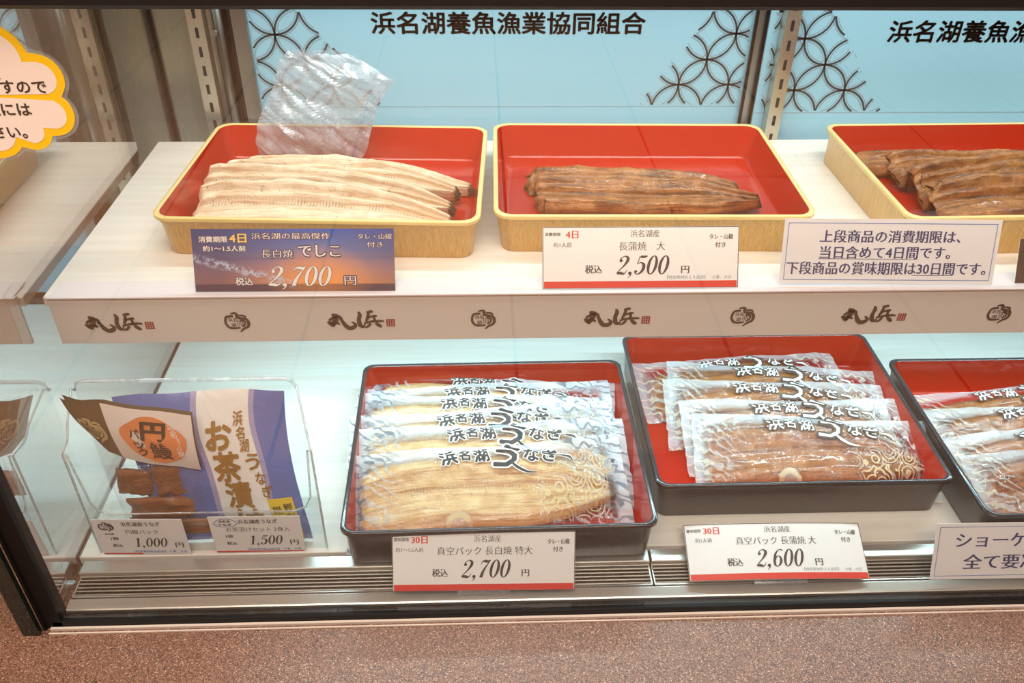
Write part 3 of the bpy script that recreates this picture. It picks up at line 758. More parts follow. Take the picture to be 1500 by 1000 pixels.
eel('grilled_eel', 'pale grilled eel directly behind the front one in the first gold tray', S, g, (-0.336, 0.988), (-0.026, 0.920), FZ + 0.0160, 0.066, 0.016, 0.44, 13, 0.018)
eel('grilled_eel', 'front pale grilled eel lying widest open behind the sunset price card', S, g, (-0.330, 0.925), (-0.026, 0.878), FZ + 0.0170, 0.088, 0.017, 0.36, 14, 0.022, 0.50)
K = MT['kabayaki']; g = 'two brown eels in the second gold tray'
eel('grilled_eel', 'rear brown grilled eel of the two in the second gold tray', K, g, (0.060, 1.014), (0.330, 0.992), FZ + 0.001, 0.062, 0.013, 0.0, 21, 0.006, 0.8, 1.5)
eel('grilled_eel', 'front brown grilled eel of the two in the second gold tray', K, g, (0.070, 0.962), (0.342, 0.934), FZ + 0.010, 0.066, 0.014, 0.26, 22, 0.007, 0.66, 1.5)
g = 'brown eels in the right-hand gold tray'
eel('grilled_eel', 'rearmost brown grilled eel in the gold tray behind the notice', K, g, (0.502, 1.056), (0.800, 1.030), FZ + 0.004, 0.060, 0.013, 0.10, 31, 0.008, 0.7, 1.5)
eel('grilled_eel', 'second brown eel from the back in the gold tray behind the notice', K, g, (0.530, 1.015), (0.812, 1.006), FZ + 0.018, 0.066, 0.014, 0.32, 32, 0.010, 0.7, 1.6)
eel('grilled_eel', 'brown eel with a ragged end behind the front one, gold tray behind the notice', K, g, (0.536, 0.965), (0.810, 0.985), FZ + 0.022, 0.072, 0.014, 0.42, 33, 0.012, 0.7, 1.7)
eel('grilled_eel', 'front brown grilled eel just above the blue-bordered notice', K, g, (0.538, 0.905), (0.806, 0.930), FZ + 0.022, 0.080, 0.015, 0.40, 34, 0.014, 0.7, 1.7)

# crumpled bag standing behind the pale eels
def crumpled_bag():
    t = thing('plastic_bag', 'crumpled clear plastic bag standing behind the pale grilled eels', 'bag', (-0.205, 1.074, 1.0185))
    Lf = [(-0.082, 0.0), (-0.086, 0.030), (-0.078, 0.060), (-0.052, 0.105), (-0.040, 0.138), (-0.026, 0.150)]
    Rt = [(0.046, 0.0), (0.058, 0.022), (0.066, 0.050), (0.076, 0.080), (0.100, 0.112), (0.046, 0.146)]
    def li(P, t):
        k = t*(len(P) - 1); i = min(int(k), len(P) - 2); f = k - i
        return (P[i][0]*(1-f) + P[i+1][0]*f, P[i][1]*(1-f) + P[i+1][1]*f)
    def sheet(seed, dy):
        o = Vector((seed, seed*2.3, 0.7))
        def fn(u, v):
            a, c = li(Lf, v), li(Rt, v)
            x = a[0]*(1-u) + c[0]*u; z = a[1]*(1-u) + c[1]*u
            q = Vector(((x*0.8 - z*0.6)*13, (x*0.6 + z*0.8)*44, 0)) + o
            q += 0.35*Vector((noise.noise(q*0.8), noise.noise(q*0.8 + Vector((5, 2, 1))), 0))
            d = noise.voronoi(q)[0]; r1 = d[0]
            d2 = noise.voronoi(q*2.3 + Vector((3, 1, 4)))[0]; r2 = d2[0]
            y = dy*sin(pi*u)*(0.55 + 0.45*sin(pi*min(1, v*1.1))) + 0.015*(r1 - 0.35)*(0.25 + 0.75*sin(pi*u)) + 0.006*(r2 - 0.35)
            return (x + 0.002*r2, y, max(0.0, z))
        return fn
    b = MB(); b.grid(sheet(3.1, -0.022), 80, 80); b.build('front_sheet', MT['bag'], t)
    b = MB(); b.grid(sheet(8.7, 0.012), 70, 70); b.build('back_sheet', MT['bag'], t)
crumpled_bag()

# ------------------------------------------------------------------ vacuum packs
def pack(label, loc, yaw, tilt, kind, group, seed, L=0.336, D=0.124):
    t = thing('eel_pack', label, 'vacuum pack', loc, 0, group)
    place(t, loc, yaw, tilt)
    rnd = random.Random(seed); o = Vector((rnd.uniform(0, 50), rnd.uniform(0, 50), 0))
    pale = kind == 'pale'
    wide, thick, eL, arch, tp = D*0.75, 0.0090, L*0.905, 0.014, 0.60
    ey = D*0.485
    b = MB(); eel_mesh(b, eL, wide, thick, seed, arch, tp, 0.8, nu=80, nv=22)
    b.v = [(x, y + ey, z + 0.001) for x, y, z in b.v]
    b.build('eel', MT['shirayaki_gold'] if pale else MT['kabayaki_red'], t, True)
    def top(x, y):
        u = x/eL + 0.5
        if 0 <= u <= 1:
            tw, _ = eel_profile(u, 0, wide, thick, tp)
            vv = (y - ey + arch*(2*u - 1)**2 - arch*0.4)/(wide/2*tw)
        else: vv = 9
        k = 1 - max(0.0, min(1.0, (abs(vv) - 0.86)/0.3)); k = k*k*(3 - 2*k)
        ex = 1 - max(0.0, min(1.0, (abs(u - 0.5) - 0.485)/0.03))
        n1 = noise.noise(Vector((x*38, y*60, 0)) + o); n2 = noise.noise(Vector((x*16, y*22, 4)) + o)
        body = thick*1.10 + 0.0018 + 0.0004*n1
        flap = 0.0015 + 0.0022*abs(n1) + 0.0035*abs(n2)
        return body*k*ex + flap*(1 - k*ex)
    def film(u, v):
        wob = 0.0016*noise.noise(Vector((u*18, v*14, 9)) + o)
        x = (u - 0.5)*L + wob; y = v*D + wob
        if v > 0.9: y += 0.002*sin(u*9 + seed)
        return (x, y, top(x, y))
    b = MB(); b.grid(film, 72, 30); b.build('film', MT['film_blue' if pale else 'film_gold'], t, True)
    b = MB()
    def fn(x, y, z): return (x, y, max(top(x, y), top(x + 0.003, y), top(x - 0.003, y), top(x, y - 0.003), top(x, y + 0.003)) + 0.0006 + z)
    fill, line = (0, 1)
    yb = D*0.862
    def W(s, x, y, sz, rot, sh=-0.1):
        text(b, s, x, y, sz, None, line, 'out', sh, 0.0, fn, rot)
        text(b, s, x, y, sz, None, fill, 'thick' if pale else 'bold', sh, 0.0004, fn, rot)
    W('浜', -0.046, yb, 0.0215, 0.15); W('名', -0.026, yb + 0.002, 0.0165, -0.1); W('湖', -0.006, yb, 0.0200, 0.05)
    W('う', 0.024, yb - 0.003, 0.042, -0.45, 0.15); W('な', 0.055, yb - 0.004, 0.021, -0.15); W('ぎ', 0.078, yb - 0.006, 0.022, -0.2)
    for mt, ww, dz in ((line, 0.0050, 0.0), (fill, 0.0030, 0.0004)):
        brush(b, [(0.092, yb - 0.004, ww*0.6), (0.102, yb - 0.006, ww), (0.106, yb - 0.012, ww*0.5)], mt, dz, fn=fn)
    ink, out = (MT['ink'], MT['white']) if pale else (MT['white'], MT['logo'])
    for mt, ww, dz in ((line, 0.0060, 0.0), (fill, 0.0036, 0.0004)):
        brush(b, [(0.030, yb - 0.012, ww*0.6), (0.036, yb - 0.019, ww), (0.047, yb - 0.026, ww*0.8), (0.058, yb - 0.028, ww*0.3)], mt, dz, fn=fn)
    b.build('lettering', [ink, out], t)
    if pale:
        b = MB(); text(b, '魚漁業協同組合', L*0.435, 0.040, 0.0068, 0.046, 0, 'bold', 0, 0.0, fn, pi/2); b.build('maker_print', MT['ink'], t)
    return t
names = ['front', 'second from the front', 'third from the front', 'fourth from the front', 'fifth from the front', 'rearmost']
ys = [0.6730, 0.712, 0.742, 0.772, 0.802, 0.828]; tl = [0.355, 0.375, 0.365, 0.34, 0.28, 0.20]
xs = [0.013, 0.018, 0.008, 0.000, 0.012, 0.004]; yw = [0.085, 0.045, 0.085, -0.035, 0.045, -0.12]
for i in range(6):
    pack('%s vacuum pack of pale eel in the left black tray' % names[i], (xs[i], ys[i], 0.7275), yw[i], tl[i], 'pale', 'vacuum packs of pale eel', 100 + i)
names2 = ['front', 'second from the front', 'third from the front', 'fourth from the front', 'rearmost']
ys = [0.733, 0.768, 0.812, 0.850, 0.884]; xs = [0.414, 0.410, 0.394, 0.404, 0.374]; yw = [-0.09, -0.02, -0.06, -0.09, 0.08]; tl = [0.34, 0.35, 0.30, 0.27, 0.17]
for i in range(5):
    pack('%s vacuum pack of brown eel in the middle black tray' % names2[i], (xs[i], ys[i], 0.7275), yw[i], tl[i], 'brown', 'vacuum packs of brown eel, middle black tray', 200 + i, L=0.300, D=0.112)
ys = [0.672, 0.712, 0.758, 0.804]; xs = [0.756, 0.752, 0.746, 0.742]; yw = [0.05, 0.12, 0.05, 0.12]; tl = [0.28, 0.30, 0.26, 0.20]
names3 = ['front', 'second from the front', 'third from the front', 'rearmost']
for i in range(4):
    pack('%s brown eel pack in the tray cut by the right edge' % names3[i], (xs[i], ys[i], 0.7275), yw[i], tl[i], 'brown', 'vacuum packs of brown eel, right black tray', 300 + i, L=0.312, D=0.112)

# ------------------------------------------------------------------ cards
def card(name, label, cat, group, x, y, z, W, H, yaw, lean, roll, face, bow=0.0, thick=0.0006, edge=None):
    M = Matrix.Translation((x, y, z)) @ Matrix.Rotation(yaw, 4, 'Z') @ Matrix.Rotation(pi/2 - lean, 4, 'X') @ Matrix.Rotation(roll, 4, 'Z')
    t = thing(name, label, cat, group=group, M=M)
    def bend(px, py, pz): return (px, py, pz + bow*(1 - (2*px/W)**2))
    b = MB(); n = 16 if bow else 1
    b.grid(lambda u, v: bend((u - 0.5)*W, v*H, 0.0), n, 1, 0)
    b.grid(lambda u, v: bend((u - 0.5)*W, v*H, -thick), n, 1, 1, flip=True)
    ed = [bend((i/n - 0.5)*W, 0, 0) for i in range(n + 1)] + [bend((i/n - 0.5)*W, H, 0) for i in range(n, -1, -1)]
    b.loft([ed, [(p[0], p[1], p[2] - thick) for p in ed]], 1)
    b.build('sheet', [face, edge or MT['paper']], t)
    return t, bend
def frame_lines(b, W, H, inset, wd, mat, z, fn):
    x, y0, y1 = W/2 - inset, inset, H - inset
    def bar(xa, ya, xb, yb, n=12):
        for i in range(n):
            p, q = i/n, (i+1)/n
            if xb - xa > yb - ya: R = [(xa + (xb-xa)*p, ya), (xa + (xb-xa)*q, ya), (xa + (xb-xa)*q, yb), (xa + (xb-xa)*p, yb)]
            else: R = [(xa, ya + (yb-ya)*p), (xb, ya + (yb-ya)*p), (xb, ya + (yb-ya)*q), (xa, ya + (yb-ya)*q)]
            b.add([fn(a, c, z) for a, c in R], [(0,1,2,3)], mat)
    bar(-x, y0, x, y0 + wd); bar(-x, y1 - wd, x, y1); bar(-x, y0, -x + wd, y1); bar(x - wd, y0, x, y1)
def price_card(label, pos, W, H, yaw, lean, roll, limit, days, serves, origin, item, yen, allergen, bow=0.0, stand=False, iw=None):
    t, bend = card('price_card', label, 'price card', 'printed price cards', *pos, W, H, yaw, lean, roll, MT['paper'], bow)
    b = MB()
    def T(s, fx, fy, size, wf=None, mat=0, style='mincho'):
        text(b, s, (fx - 0.5)*W, (1 - fy)*H, size*H, wf*W if wf else None, mat, style, 0, 0.0003, bend)
    T(limit, 0.052, 0.118, 0.062, 0.080, 0, 'bold'); T(days, 0.150, 0.122, 0.15, 0.062 if days == '4日' else 0.086, 1, 'minchob')
    T(serves, 0.102 if len(serves) < 6 else 0.095, 0.292, 0.088, 0.092 if len(serves) < 6 else 0.15)
    T(origin, 0.520, 0.115, 0.128, 0.148); T(item, 0.505, 0.318, 0.155, iw); T('税込', 0.259, 0.690, 0.150, 0.084, 0, 'minchob')
    T('円', 0.727, 0.700, 0.140, 0.040, 0, 'minchob'); T('タレ・山椒', 0.908, 0.170, 0.098, 0.120, 0, 'minchob'); T('付き', 0.905, 0.303, 0.098, 0.053, 0, 'minchob')
    price(b, yen, (0.514 - 0.5)*W, (1 - 0.625)*H, 0.31*H, 0.285*W, 0, 0.0003, fn=bend)
    if allergen: T('【特定原材料２８品目】　小麦、大豆', 0.800, 0.828, 0.062, 0.33, 2, 'sans')
    for i in range(12):
        xa, xb = (i/12 - 0.5)*W*0.985, ((i+1)/12 - 0.5)*W*0.985
        b.add([bend(xa, 0.008*H, 0.0003), bend(xb, 0.008*H, 0.0003), bend(xb, 0.115*H, 0.0003), bend(xa, 0.115*H, 0.0003)], [(0,1,2,3)], 1)
    frame_lines(b, W, H, 0.0002, 0.0007, 3, 0.0002, bend)
    if bow: b.v = [(x, y, z + bow*0.02) for x, y, z in b.v]
    b.build('print', [MT['cardink'], MT['redink'], MT['inkgrey'], MT['cardedge']], t)
    if stand:
        b = MB(); b.box((-0.030, -0.0020, -0.0050), (0.030, 0.004, -0.0008)); b.box((-0.030, -0.0036, -0.0065), (0.030, -0.0020, 0.0015)); b.build('card_stand', MT['clip'], t)
    return t
# sunset card
def sunset_card():
    W, H = 0.207, 0.0652
    t, bend = card('price_card', 'sunset picture price card with white lettering in front of the pale eels', 'price card', 'printed price cards',
                   -0.1923, 0.7697, 1.0125, W, H, 0.0038, 0.392, -0.0064, MT['sunset'], edge=MT['cardedge'])
    b = MB()
    def T(s, fx, fy, size, wf=None, mat=0, style='minchob'):
        a = ((fx - 0.5)*W, (1 - fy)*H, size*H, wf*W if wf else None)
        text(b, s, *a, 1, 'out', 0, 0.0002, bend); text(b, s, *a, mat, style, 0, 0.0005, bend)
    T('消費期限', 0.105, 0.165, 0.10, 0.140, 0, 'heavy'); T('4日', 0.228, 0.145, 0.165, 0.082, 2, 'heavy'); T('約1～1.5人前', 0.158, 0.310, 0.095, 0.21, 0, 'heavy')
    T('浜名湖の最高傑作', 0.490, 0.115, 0.112, 0.39, 0, 'mincho'); T('長白焼', 0.418, 0.395, 0.150, 0.158, 0, 'mincho'); T('でしこ', 0.626, 0.350, 0.225, 0.205)
    T('税込', 0.245, 0.835, 0.135, 0.085); T('円', 0.775, 0.825, 0.165, 0.058, 0, 'mincho'); T('タレ・山椒', 0.905, 0.125, 0.098, 0.170, 0, 'mincho'); T('付き', 0.905, 0.255, 0.098, 0.080, 0, 'mincho')
    for dx, dy in ((-1,0),(1,0),(0,-1),(0,1)): price(b, '2,700', (0.528 - 0.5)*W + dx*0.0005, (1 - 0.755)*H + dy*0.0005, 0.32*H, 0.335*W, 1, 0.0003)
    price(b, '2,700', (0.528 - 0.5)*W, (1 - 0.755)*H, 0.32*H, 0.335*W, 0, 0.0006)
    b.build('print', [MT['white'], plain('dusky_outline_ink', (74, 70, 104), 0.6), MT['yellowink']], t)
sunset_card()
price_card('white price card reading 2,500 yen in front of the second gold tray', (0.1701, 0.768, 1.0135), 0.2082, 0.0645, -0.0065, 0.50, 0.0025, '消費期限', '4日', '約1人前', '浜名湖産', '長蒲焼　大', '2,500', True, iw=0.235)
price_card('white price card reading 2,700 yen below the left black tray', (0.0006, 0.6173, 0.7125), 0.2031, 0.0677, -0.0037, 0.50, -0.008, '賞味期限', '30日', '約1～1.5人前', '浜名湖産', '真空パック 長白焼 特大', '2,700', False, stand=True, iw=0.52)
price_card('bowed white price card reading 2,600 yen lying low below the middle black tray', (0.3365, 0.6222, 0.7125), 0.2069, 0.0650, 0.0052, 1.12, -0.0115, '賞味期限', '30日', '約1人前', '浜名湖産', '真空パック 長蒲焼 大', '2,600', True, bow=0.005, stand=True, iw=0.45)
def notice(label, pos, W, H, yaw, lean, roll, lines):
    t, bend = card('notice_card', label, 'notice', 'blue-bordered notices', *pos, W, H, yaw, lean, roll, MT['laminate'])
    b = MB(); frame_lines(b, W, H, 0.0042, 0.0007, 1, 0.0002, bend)
    for s, cx, fy, size, wd, und in lines:
        text(b, s, cx, (1 - fy)*H, size, wd, 0, 'minchob', 0, 0.0003, bend)
        for ua, ub in und: b.add([bend(ua, (1 - fy)*H - size*0.50, 0.0003), bend(ub, (1 - fy)*H - size*0.50, 0.0003), bend(ub, (1 - fy)*H - size*0.465, 0.0003), bend(ua, (1 - fy)*H - size*0.465, 0.0003)], [(0,1,2,3)], 0)
    b.build('print', [MT['navy'], MT['blueline']], t); return t
notice('blue-bordered notice with three lines of navy writing on the upper shelf edge', (0.4348, 0.7701, 1.014), 0.2312, 0.0697, -0.0146, 0.33, -0.0081,
       [('上段商品の消費期限は、', -0.0015, 0.265, 0.0143, 0.150, []), ('当日含めて4日間です。', -0.005, 0.510, 0.0143, 0.140, [(-0.076, 0.031)]), ('下段商品の賞味期限は30日間です。', -0.0015, 0.755, 0.0148, 0.215, [(0.0265, 0.0705)])])
notice('blue-bordered notice with two lines of large writing at the lower right corner', (0.6500, 0.6175, 0.7125), 0.285, 0.0700, -0.010, 0.36, 0.004,
       [('ショーケース内の商品は', -0.004, 0.300, 0.0200, 0.228, []), ('全て要冷蔵商品です。', -0.004, 0.690, 0.0200, 0.205, [])])
t, bend = card('price_card', 'dark brown card at the right picture edge on the upper shelf rail', 'price card', 'printed price cards', 0.6800, 0.7700, 1.0135, 0.207, 0.048, 0.0, 0.39, 0.0, plain('brown_picture_card', (96, 78, 68), 0.4, var=0.2, vscale=60))

# tags on the acrylic bin
def small_tag(label, pos, W, H, yaw, lean, roll, kind, item, yen):
    t, bend = card('price_tag', label, 'price tag', 'small tags on the clear bin', *pos, W, H, yaw, lean, roll, MT['paper'])
    b = MB()
    def T(s, fx, fy, size, wf=None, mat=0, style='minchob'):
        text(b, s, (fx - 0.5)*W, (1 - fy)*H, size*H, wf*W if wf else None, mat, style, 0, 0.0003, bend)
    T('浜名湖産うなぎ', 0.53, 0.13, 0.125, 0.43); T(item, 0.52, 0.345, 0.135, 0.36 if 'パ' in item else 0.70, 0, 'mincho'); T('1個' if 'パ' in item else '1袋', 0.19, 0.53, 0.10, 0.08); T('税込', 0.20, 0.73, 0.10, 0.11)
    T('円', 0.895, 0.72, 0.16, 0.09); T('【特定原材料28品目】 小麦、大豆', 0.66, 0.905, 0.07, 0.6, 2, 'bold')
    price(b, yen, 0.085*W, (1 - 0.645)*H, 0.26*H, 0.40*W, 0, 0.0003)
    b.add([bend(-W*0.49, 0.001, 0.0003), bend(W*(0.49 if kind else -0.05), 0.001, 0.0003), bend(W*(0.49 if kind else -0.05), H*0.05, 0.0003), bend(-W*0.49, H*0.05, 0.0003)], [(0,1,2,3)], 1)
    if not kind: emblem(b, -W*0.36, H*0.80, W*0.17, 0.0003, 0, bend); T('浜名湖', 0.15, 0.40, 0.05, 0.1, 0, 'heavy')
    else:
        brush(b, [(-W*0.45, H*0.82, 0.0008), (-W*0.40, H*0.92, 0.0008), (-W*0.32, H*0.95, 0.0008), (-W*0.24, H*0.92, 0.0008), (-W*0.20, H*0.82, 0.0008), (-W*0.25, H*0.75, 0.0008), (-W*0.33, H*0.73, 0.0008), (-W*0.41, H*0.75, 0.0008), (-W*0.45, H*0.82, 0.0008)], 2, 0.0003, fn=bend)
        T('浜名湖', 0.17, 0.12, 0.07, 0.12, 0, 'heavy'); T('うなぎ', 0.17, 0.21, 0.07, 0.15, 0, 'heavy')
    b.build('print', [MT['cardink'], MT['redink'], MT['blueline']], t)
small_tag('small price tag reading 1,000 yen on the left of the clear bin', (-0.3828, 0.6712, 0.7215), 0.0985, 0.0605, -0.006, -0.04, -0.02, 0, '円鰻パック', '1,000')
small_tag('small price tag reading 1,500 yen on the right of the clear bin', (-0.2545, 0.6712, 0.7215), 0.1005, 0.0615, 0.01, -0.04, -0.02, 1, 'お茶漬けセット 2食入', '1,500')

# ------------------------------------------------------------------ clear acrylic bin
def acrylic_bin():
    t = thing('acrylic_bin', 'clear acrylic bin with a high back holding two food packages', 'bin', (-0.32, 0.675, 0.72))
    ox, oy, oz = -0.32, 0.675, 0.72
    xl, xr, bl, br = -0.437, -0.180, -0.449, -0.206      # front and back ends
    yf, yb = 0.676, 0.758
    def P(x, y, z): return (x - ox, y - oy, z - oz)
    zt, zh, zd = 0.906, 0.873, 0.783
    b = MB()
    # front wall with a U cut-out
    top = [(xl, zh), (xl + 0.004, zh), (xl + 0.009, zd + 0.020), (xl + 0.014, zd + 0.006), (xl + 0.026, zd), (xr - 0.030, zd), (xr - 0.016, zd + 0.006), (xr - 0.009, zd + 0.022), (xr - 0.004, zh), (xr, zh)]
    for i in range(len(top) - 1):
        (x0, z0), (x1, z1) = top[i], top[i+1]
        b.add([P(x0, yf, 0.7212), P(x1, yf, 0.7212), P(x1, yf, z1), P(x0, yf, z0)], [(0,1,2,3)])
    b.build('front_wall', MT['acrylic'], t)
    b = MB(); c = 0.012
    pts = [(bl, 0.7212), (br, 0.7212), (br, zt - c), (br - c*0.3, zt - c*0.3), (br - c, zt), (bl + c, zt), (bl + c*0.3, zt - c*0.3), (bl, zt - c)]
    b.add([P(x, yb, z) for x, z in pts], [tuple(range(8))]); b.build('back_wall', MT['acrylic'], t)
    def side(fx, bx):
        prof = [(0.0, 0.7212), (0.0, zh), (0.25, zh), (0.34, zh + 0.004), (0.40, zh + 0.010), (0.90, zt - 0.004), (1.0, zt - 0.012), (1.0, 0.7212)]
        b = MB(); b.add([P(fx + (bx - fx)*s, yf + (yb - yf)*s, z) for s, z in prof], [tuple(range(len(prof)))]); b.build('side_wall', MT['acrylic'], t)
        return [P(fx + (bx - fx)*s, yf + (yb - yf)*s, z) for s, z in prof]
    sl, sr = side(xl, bl), side(xr, br)
    b = MB(); b.add([P(xl, yf, 0.7212), P(xr, yf, 0.7212), P(br, yb, 0.7212), P(bl, yb, 0.7212)], [(0,1,2,3)]); b.build('base', MT['acrylic'], t)
    b = MB()
    b.tube([P(x, yf, z) for x, z in top], 0.0012); b.tube([P(x, yb, z) for x, z in pts[2:]], 0.0022); b.tube(sl[:7], 0.0013); b.tube(sr[:7], 0.0013)
    b.tube([sl[0], sl[1]], 0.0010); b.tube([sr[0], sr[1]], 0.0010)
    b.build('polished_edges', MT['acrylicedge'], t, True)
acrylic_bin()

def pouch():
    t = thing('food_pouch', 'blue and white pouch with gold brush writing in the clear bin', 'pouch', (-0.30, 0.685, 0.7225))
    Hh = 0.185
    def surf(u, v, s):
        xl = -0.402 + 0.022*v*0 + (0.030 if v < 0 else 0); x0 = -0.372 - 0.028*v; x1 = -0.198 - 0.018*v - 0.010*sin(pi*v)*v
        x = x0 + (x1 - x0)*u
        bul = sin(pi*min(1, max(0, u)))**0.7*sin(pi*min(1, max(0.0, v)))**0.6
        y = 0.688 + 0.052*v + 0.004*sin(v*5 + u*3) - s*0.013*bul + 0.0015*noise.noise(Vector((u*5, v*6, 2)))
        z = 0.7230 + 0.178*v + 0.003*sin(u*pi)*v + 0.0012*sin(u*11)*v
        return (x + 0.30, y - 0.685, z - 0.7225)
    b = MB(); b.grid(lambda u, v: surf(u, v, 1), 36, 36); b.grid(lambda u, v: surf(u, v, -0.3), 12, 12, flip=True); b.build('pouch_body', MT['pouch'], t, True)
    b = MB()
    def fn(x, y, z):
        q = surf(x, y, 1); q2 = [surf(x + a, y + c, 1) for a, c in ((0.01,0),(-0.01,0),(0,0.01),(0,-0.01))]
        return (q[0], min([q[1]] + [k[1] for k in q2]) - 0.0012 - z, q[2])
    for s, x, y, sz in (('お', 0.60, 0.765, 0.19), ('茶', 0.615, 0.575, 0.20), ('漬', 0.635, 0.38, 0.20), ('け', 0.655, 0.19, 0.20)): text(b, s, x, y, sz, sz*0.78, 0, 'thick', 0.1, 0, fn)
    for s, x, y, sz in (('浜', 0.735, 0.855, 0.085), ('名', 0.742, 0.775, 0.075), ('湖', 0.755, 0.70, 0.08), ('う', 0.785, 0.60, 0.12), ('な', 0.808, 0.49, 0.09), ('ぎ', 0.825, 0.395, 0.09)): text(b, s, x - 0.01, y, sz, sz*0.66, 0, 'heavy', 0.1, 0, fn)
    b.build('gold_writing', MT['goldink'], t)
    b = MB(); V = []
    b.grid(lambda u, v: fn(0.795 + 0.155*u, 0.34*v, -0.0003), 10, 12, 0)
    for s, x, y in (('鰹', 0.91, 0.27), ('だ', 0.912, 0.20), ('し', 0.914, 0.13), ('昆', 0.840, 0.255), ('布', 0.842, 0.185), ('だ', 0.844, 0.115)): text(b, s, x, y, 0.07, 0.055, 1, 'sans', 0, 0.0006, fn)
    b.build('yellow_label', [plain('yellow_label_print', (232, 196, 66), 0.4), MT['ink']], t)
pouch()

def snack():
    t = thing('eel_snack_pack', 'clear pack of eel pieces with folded brown and white paper header', 'snack pack', (-0.37, 0.685, 0.7225))
    o = Vector((-0.37, 0.685, 0.7225))
    #  columns: s, top, bottom
    cols = [(0.0, (-0.4478, 0.724, 0.9105), (-0.4275, 0.7225, 0.8600)), (0.18, (-0.4250, 0.716, 0.9090), (-0.4100, 0.714, 0.8420)), (0.36, (-0.4000, 0.7085, 0.9150), (-0.3920, 0.7045, 0.8400)), (0.70, (-0.3500, 0.704, 0.9080), (-0.3460, 0.699, 0.8330)), (1.0, (-0.3060, 0.703, 0.9020), (-0.3080, 0.697, 0.8290))]
    def surf(u, v):
        for i in range(len(cols) - 1):
            if u <= cols[i+1][0] or i == len(cols) - 2:
                f = (u - cols[i][0])/(cols[i+1][0] - cols[i][0]); break
        a = Vector(cols[i][1]).lerp(Vector(cols[i+1][1]), f); c = Vector(cols[i][2]).lerp(Vector(cols[i+1][2]), f)
        q = c.lerp(a, v) - o; q.y -= 0.004*sin(pi*v) + 0.001*sin(u*14)
        return q
    b = MB()
    b.grid(lambda u, v: surf(u*0.36, v), 12, 8, 0); b.grid(lambda u, v: surf(0.36 + u*0.64, v), 16, 8, 1)
    b.grid(lambda u, v: surf(u, v) + Vector((0, 0.004*v + 0.002, 0)), 16, 6, 2, flip=True)
    b.build('paper_header', [MT['kraft'], plain('white_header_paper', (240, 232, 226), 0.5), MT['kraft']], t, True)
    b = MB()
    def fn(x, y, z):
        q = surf(x, y); return (q.x, q.y - 0.0009 - z, q.z)
    n = 40; blob = [fn(0.69 + 0.245*cos(2*pi*i/n)*(1 + 0.05*sin(5*2*pi*i/n)), 0.49 + 0.40*sin(2*pi*i/n)*(1 + 0.05*cos(4*2*pi*i/n)), 0) for i in range(n)]
    cen = fn(0.69, 0.49, 0)
    b.add([cen] + blob, [(0, 1 + i, 1 + (i + 1) % n) for i in range(n)], 0)
    text(b, '円', 0.70, 0.67, 0.36, 0.17, 1, 'thick', 0.1, 0.0006, fn); text(b, '鰻', 0.72, 0.32, 0.34, 0.16, 1, 'bold', 0, 0.0006, fn)
    for s, x, y in (('パ', 0.555, 0.60), ('ッ', 0.565, 0.42), ('ク', 0.575, 0.26)): text(b, s, x, y, 0.19, 0.075, 1, 'heavy', 0, 0.0006, fn)
    for s, x, y in (('浜', 0.84, 0.78), ('名', 0.85, 0.66), ('湖', 0.86, 0.54), ('の', 0.865, 0.42), ('鰻', 0.875, 0.30)): text(b, s, x, y, 0.13, 0.05, 2, 'bold', 0, 0.0006, fn)
    b.build('header_print', [MT['orangeprint'], MT['logo'], MT['white']], t)
    b = MB()
    k = lambda x, y, z: fn(0.19 + x*1.0, 0.52 + y*2.0, z)
    emblem(b, 0.0, 0.0, 0.26, 0.0004, 0, k); b.build('header_emblem', MT['gildprint'], t)
    rnd = random.Random(5)
    for (x, y, z, w_, h_, ry) in ((-0.390, 0.705, 0.800, 0.040, 0.036, 0.10), (-0.349, 0.701, 0.805, 0.036, 0.044, -0.06), (-0.362, 0.694, 0.770, 0.078, 0.030, -0.03), (-0.388, 0.691, 0.744, 0.034, 0.020, 0.15), (-0.336, 0.690, 0.744, 0.050, 0.022, -0.08)):
        b = MB()
        def fnp(u, v, s):
            e = (1 - (2*u - 1)**6)**0.5*(1 - (2*v - 1)**6)**0.5 if 0 < u < 1 and 0 < v < 1 else 0
            nz = noise.noise(Vector((u*5 + x*90, v*5, z*40))) + 0.5*noise.noise(Vector((u*14, v*9 + x*70, 1)))
            return ((u - 0.5)*w_*(1 + 0.10*nz), -s*0.0050*e*(1 + 0.5*nz), (v - 0.5)*h_*(1 + 0.12*nz))
        b.grid(lambda u, v: fnp(u, v, 1), 14, 12); b.grid(lambda u, v: fnp(u, v, -0.7), 14, 12, flip=True)
        p = b.build('eel_piece', MT['kabayaki_red'], t, True); p.location = Vector((x, y + 0.004, z)) - o; p.rotation_euler = (-0.12, ry, 0)
    b = MB()
    def bag(u, v, s):
        x = -0.415 + 0.008*(1 - v) + (0.112 - 0.010*v)*u; bul = sin(pi*u)**0.6*sin(pi*min(1.0, v*0.98 + 0.02))**0.5
        y = 0.697 + 0.006*v - s*0.0135*bul + 0.002*noise.noise(Vector((u*7, v*8, s)))
        return (x - o.x, y - o.y, 0.7235 + 0.108*v - o.z)
    b.grid(lambda u, v: bag(u, v, 1), 30, 30); b.build('clear_bag', MT['snackbag'], t, True)
snack()

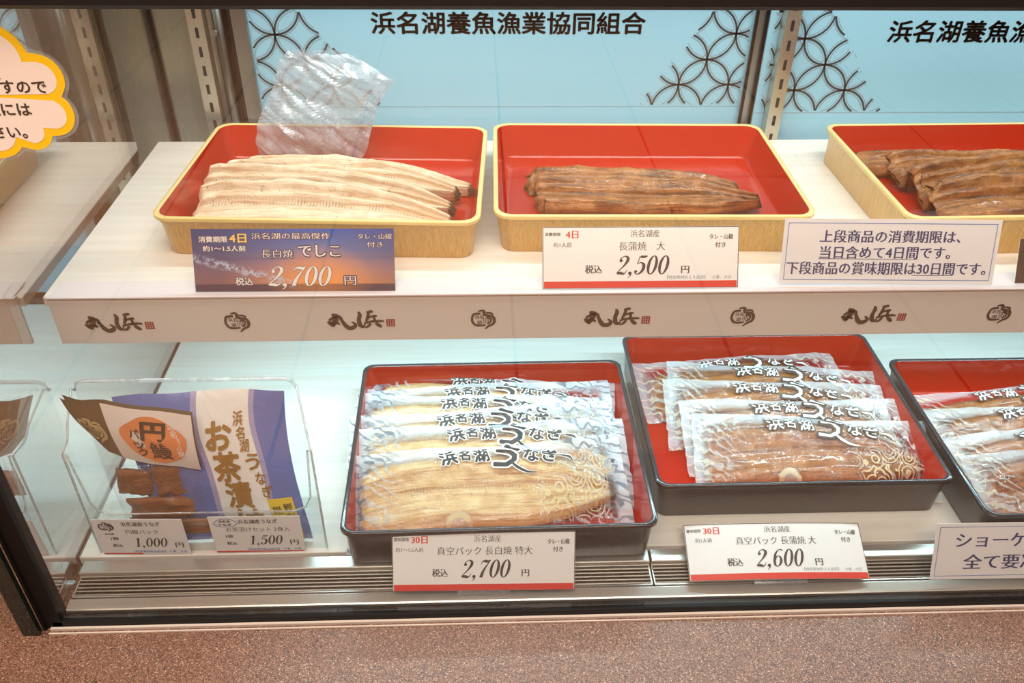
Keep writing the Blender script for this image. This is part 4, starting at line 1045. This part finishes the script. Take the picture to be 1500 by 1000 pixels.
# ------------------------------------------------------------------ cloud sticker on the front glass
def cloud():
    t = thing('cloud_sign', 'cream cloud-shaped sign with yellow border stuck on the front glass', 'sign', (-0.385, 0.5985, 1.285))
    def outline(k):
        lob = [(0.0836, -0.0144, 0.0165), (0.0835, 0.0110, 0.0170), (0.0560, 0.0240, 0.0250), (0.015, 0.032, 0.030), (-0.03, 0.030, 0.03), (-0.060, 0.012, 0.026), (-0.060, -0.020, 0.026), (-0.02, -0.030, 0.03), (0.020, -0.030, 0.026), (0.040, -0.0270, 0.0205), (0.0660, -0.0265, 0.0150)]
        P = []
        for i in range(240):
            a = 2*pi*i/240; d = (cos(a), sin(a)); best = 0.03
            for cx, cy, r in lob:
                r = r*0.98 + k; bq = d[0]*cx + d[1]*cy; cc = cx*cx + cy*cy - r*r; ds = bq*bq - cc
                if ds > 0: best = max(best, bq + sqrt(ds))
            P.append((d[0]*best, d[1]*best))
        return P
    def disc(b, k, y, mat):
        P = outline(k); b.add([(0, y, 0)] + [(x, y, z) for x, z in P], [(0, 1 + i, 1 + (i+1) % len(P)) for i in range(len(P))], mat)
    b = MB(); disc(b, 0.0, 0.0, 0)
    P = outline(0.0); b.loft([[(x, 0.0, z) for x, z in P], [(x, 0.0012, z) for x, z in P]], 0); disc(b, 0.0, 0.0012, 0)
    disc(b, -0.0052, -0.0002, 1); b.build('sticker', [MT['yellow'], MT['cream']], t)
    b = MB(); disc(b, 0.0025, 0.0013, 0); b.build('clear_margin', MT['clip'], t)
    b = MB()
    f2 = lambda x, y, z: (x, -0.0004 - z, y)
    text(b, 'いますので', 0.0605, 0.0052, 0.0105, 0.052, 0, 'heavy', 0, 0, f2); text(b, 'の際には', 0.0500, -0.0109, 0.0105, 0.042, 0, 'heavy', 0, 0, f2); text(b, 'ください。', 0.0410, -0.0275, 0.0105, 0.044, 0, 'heavy', 0, 0, f2)
    text(b, '、', 0.0560, 0.0150, 0.0105, None, 0, 'heavy', 0, 0, f2)
    b.build('lettering', plain('dark_brown_ink', (70, 54, 42), 0.6), t)
cloud()

bpy.data.objects.remove(_fo); bpy.data.curves.remove(_fc)
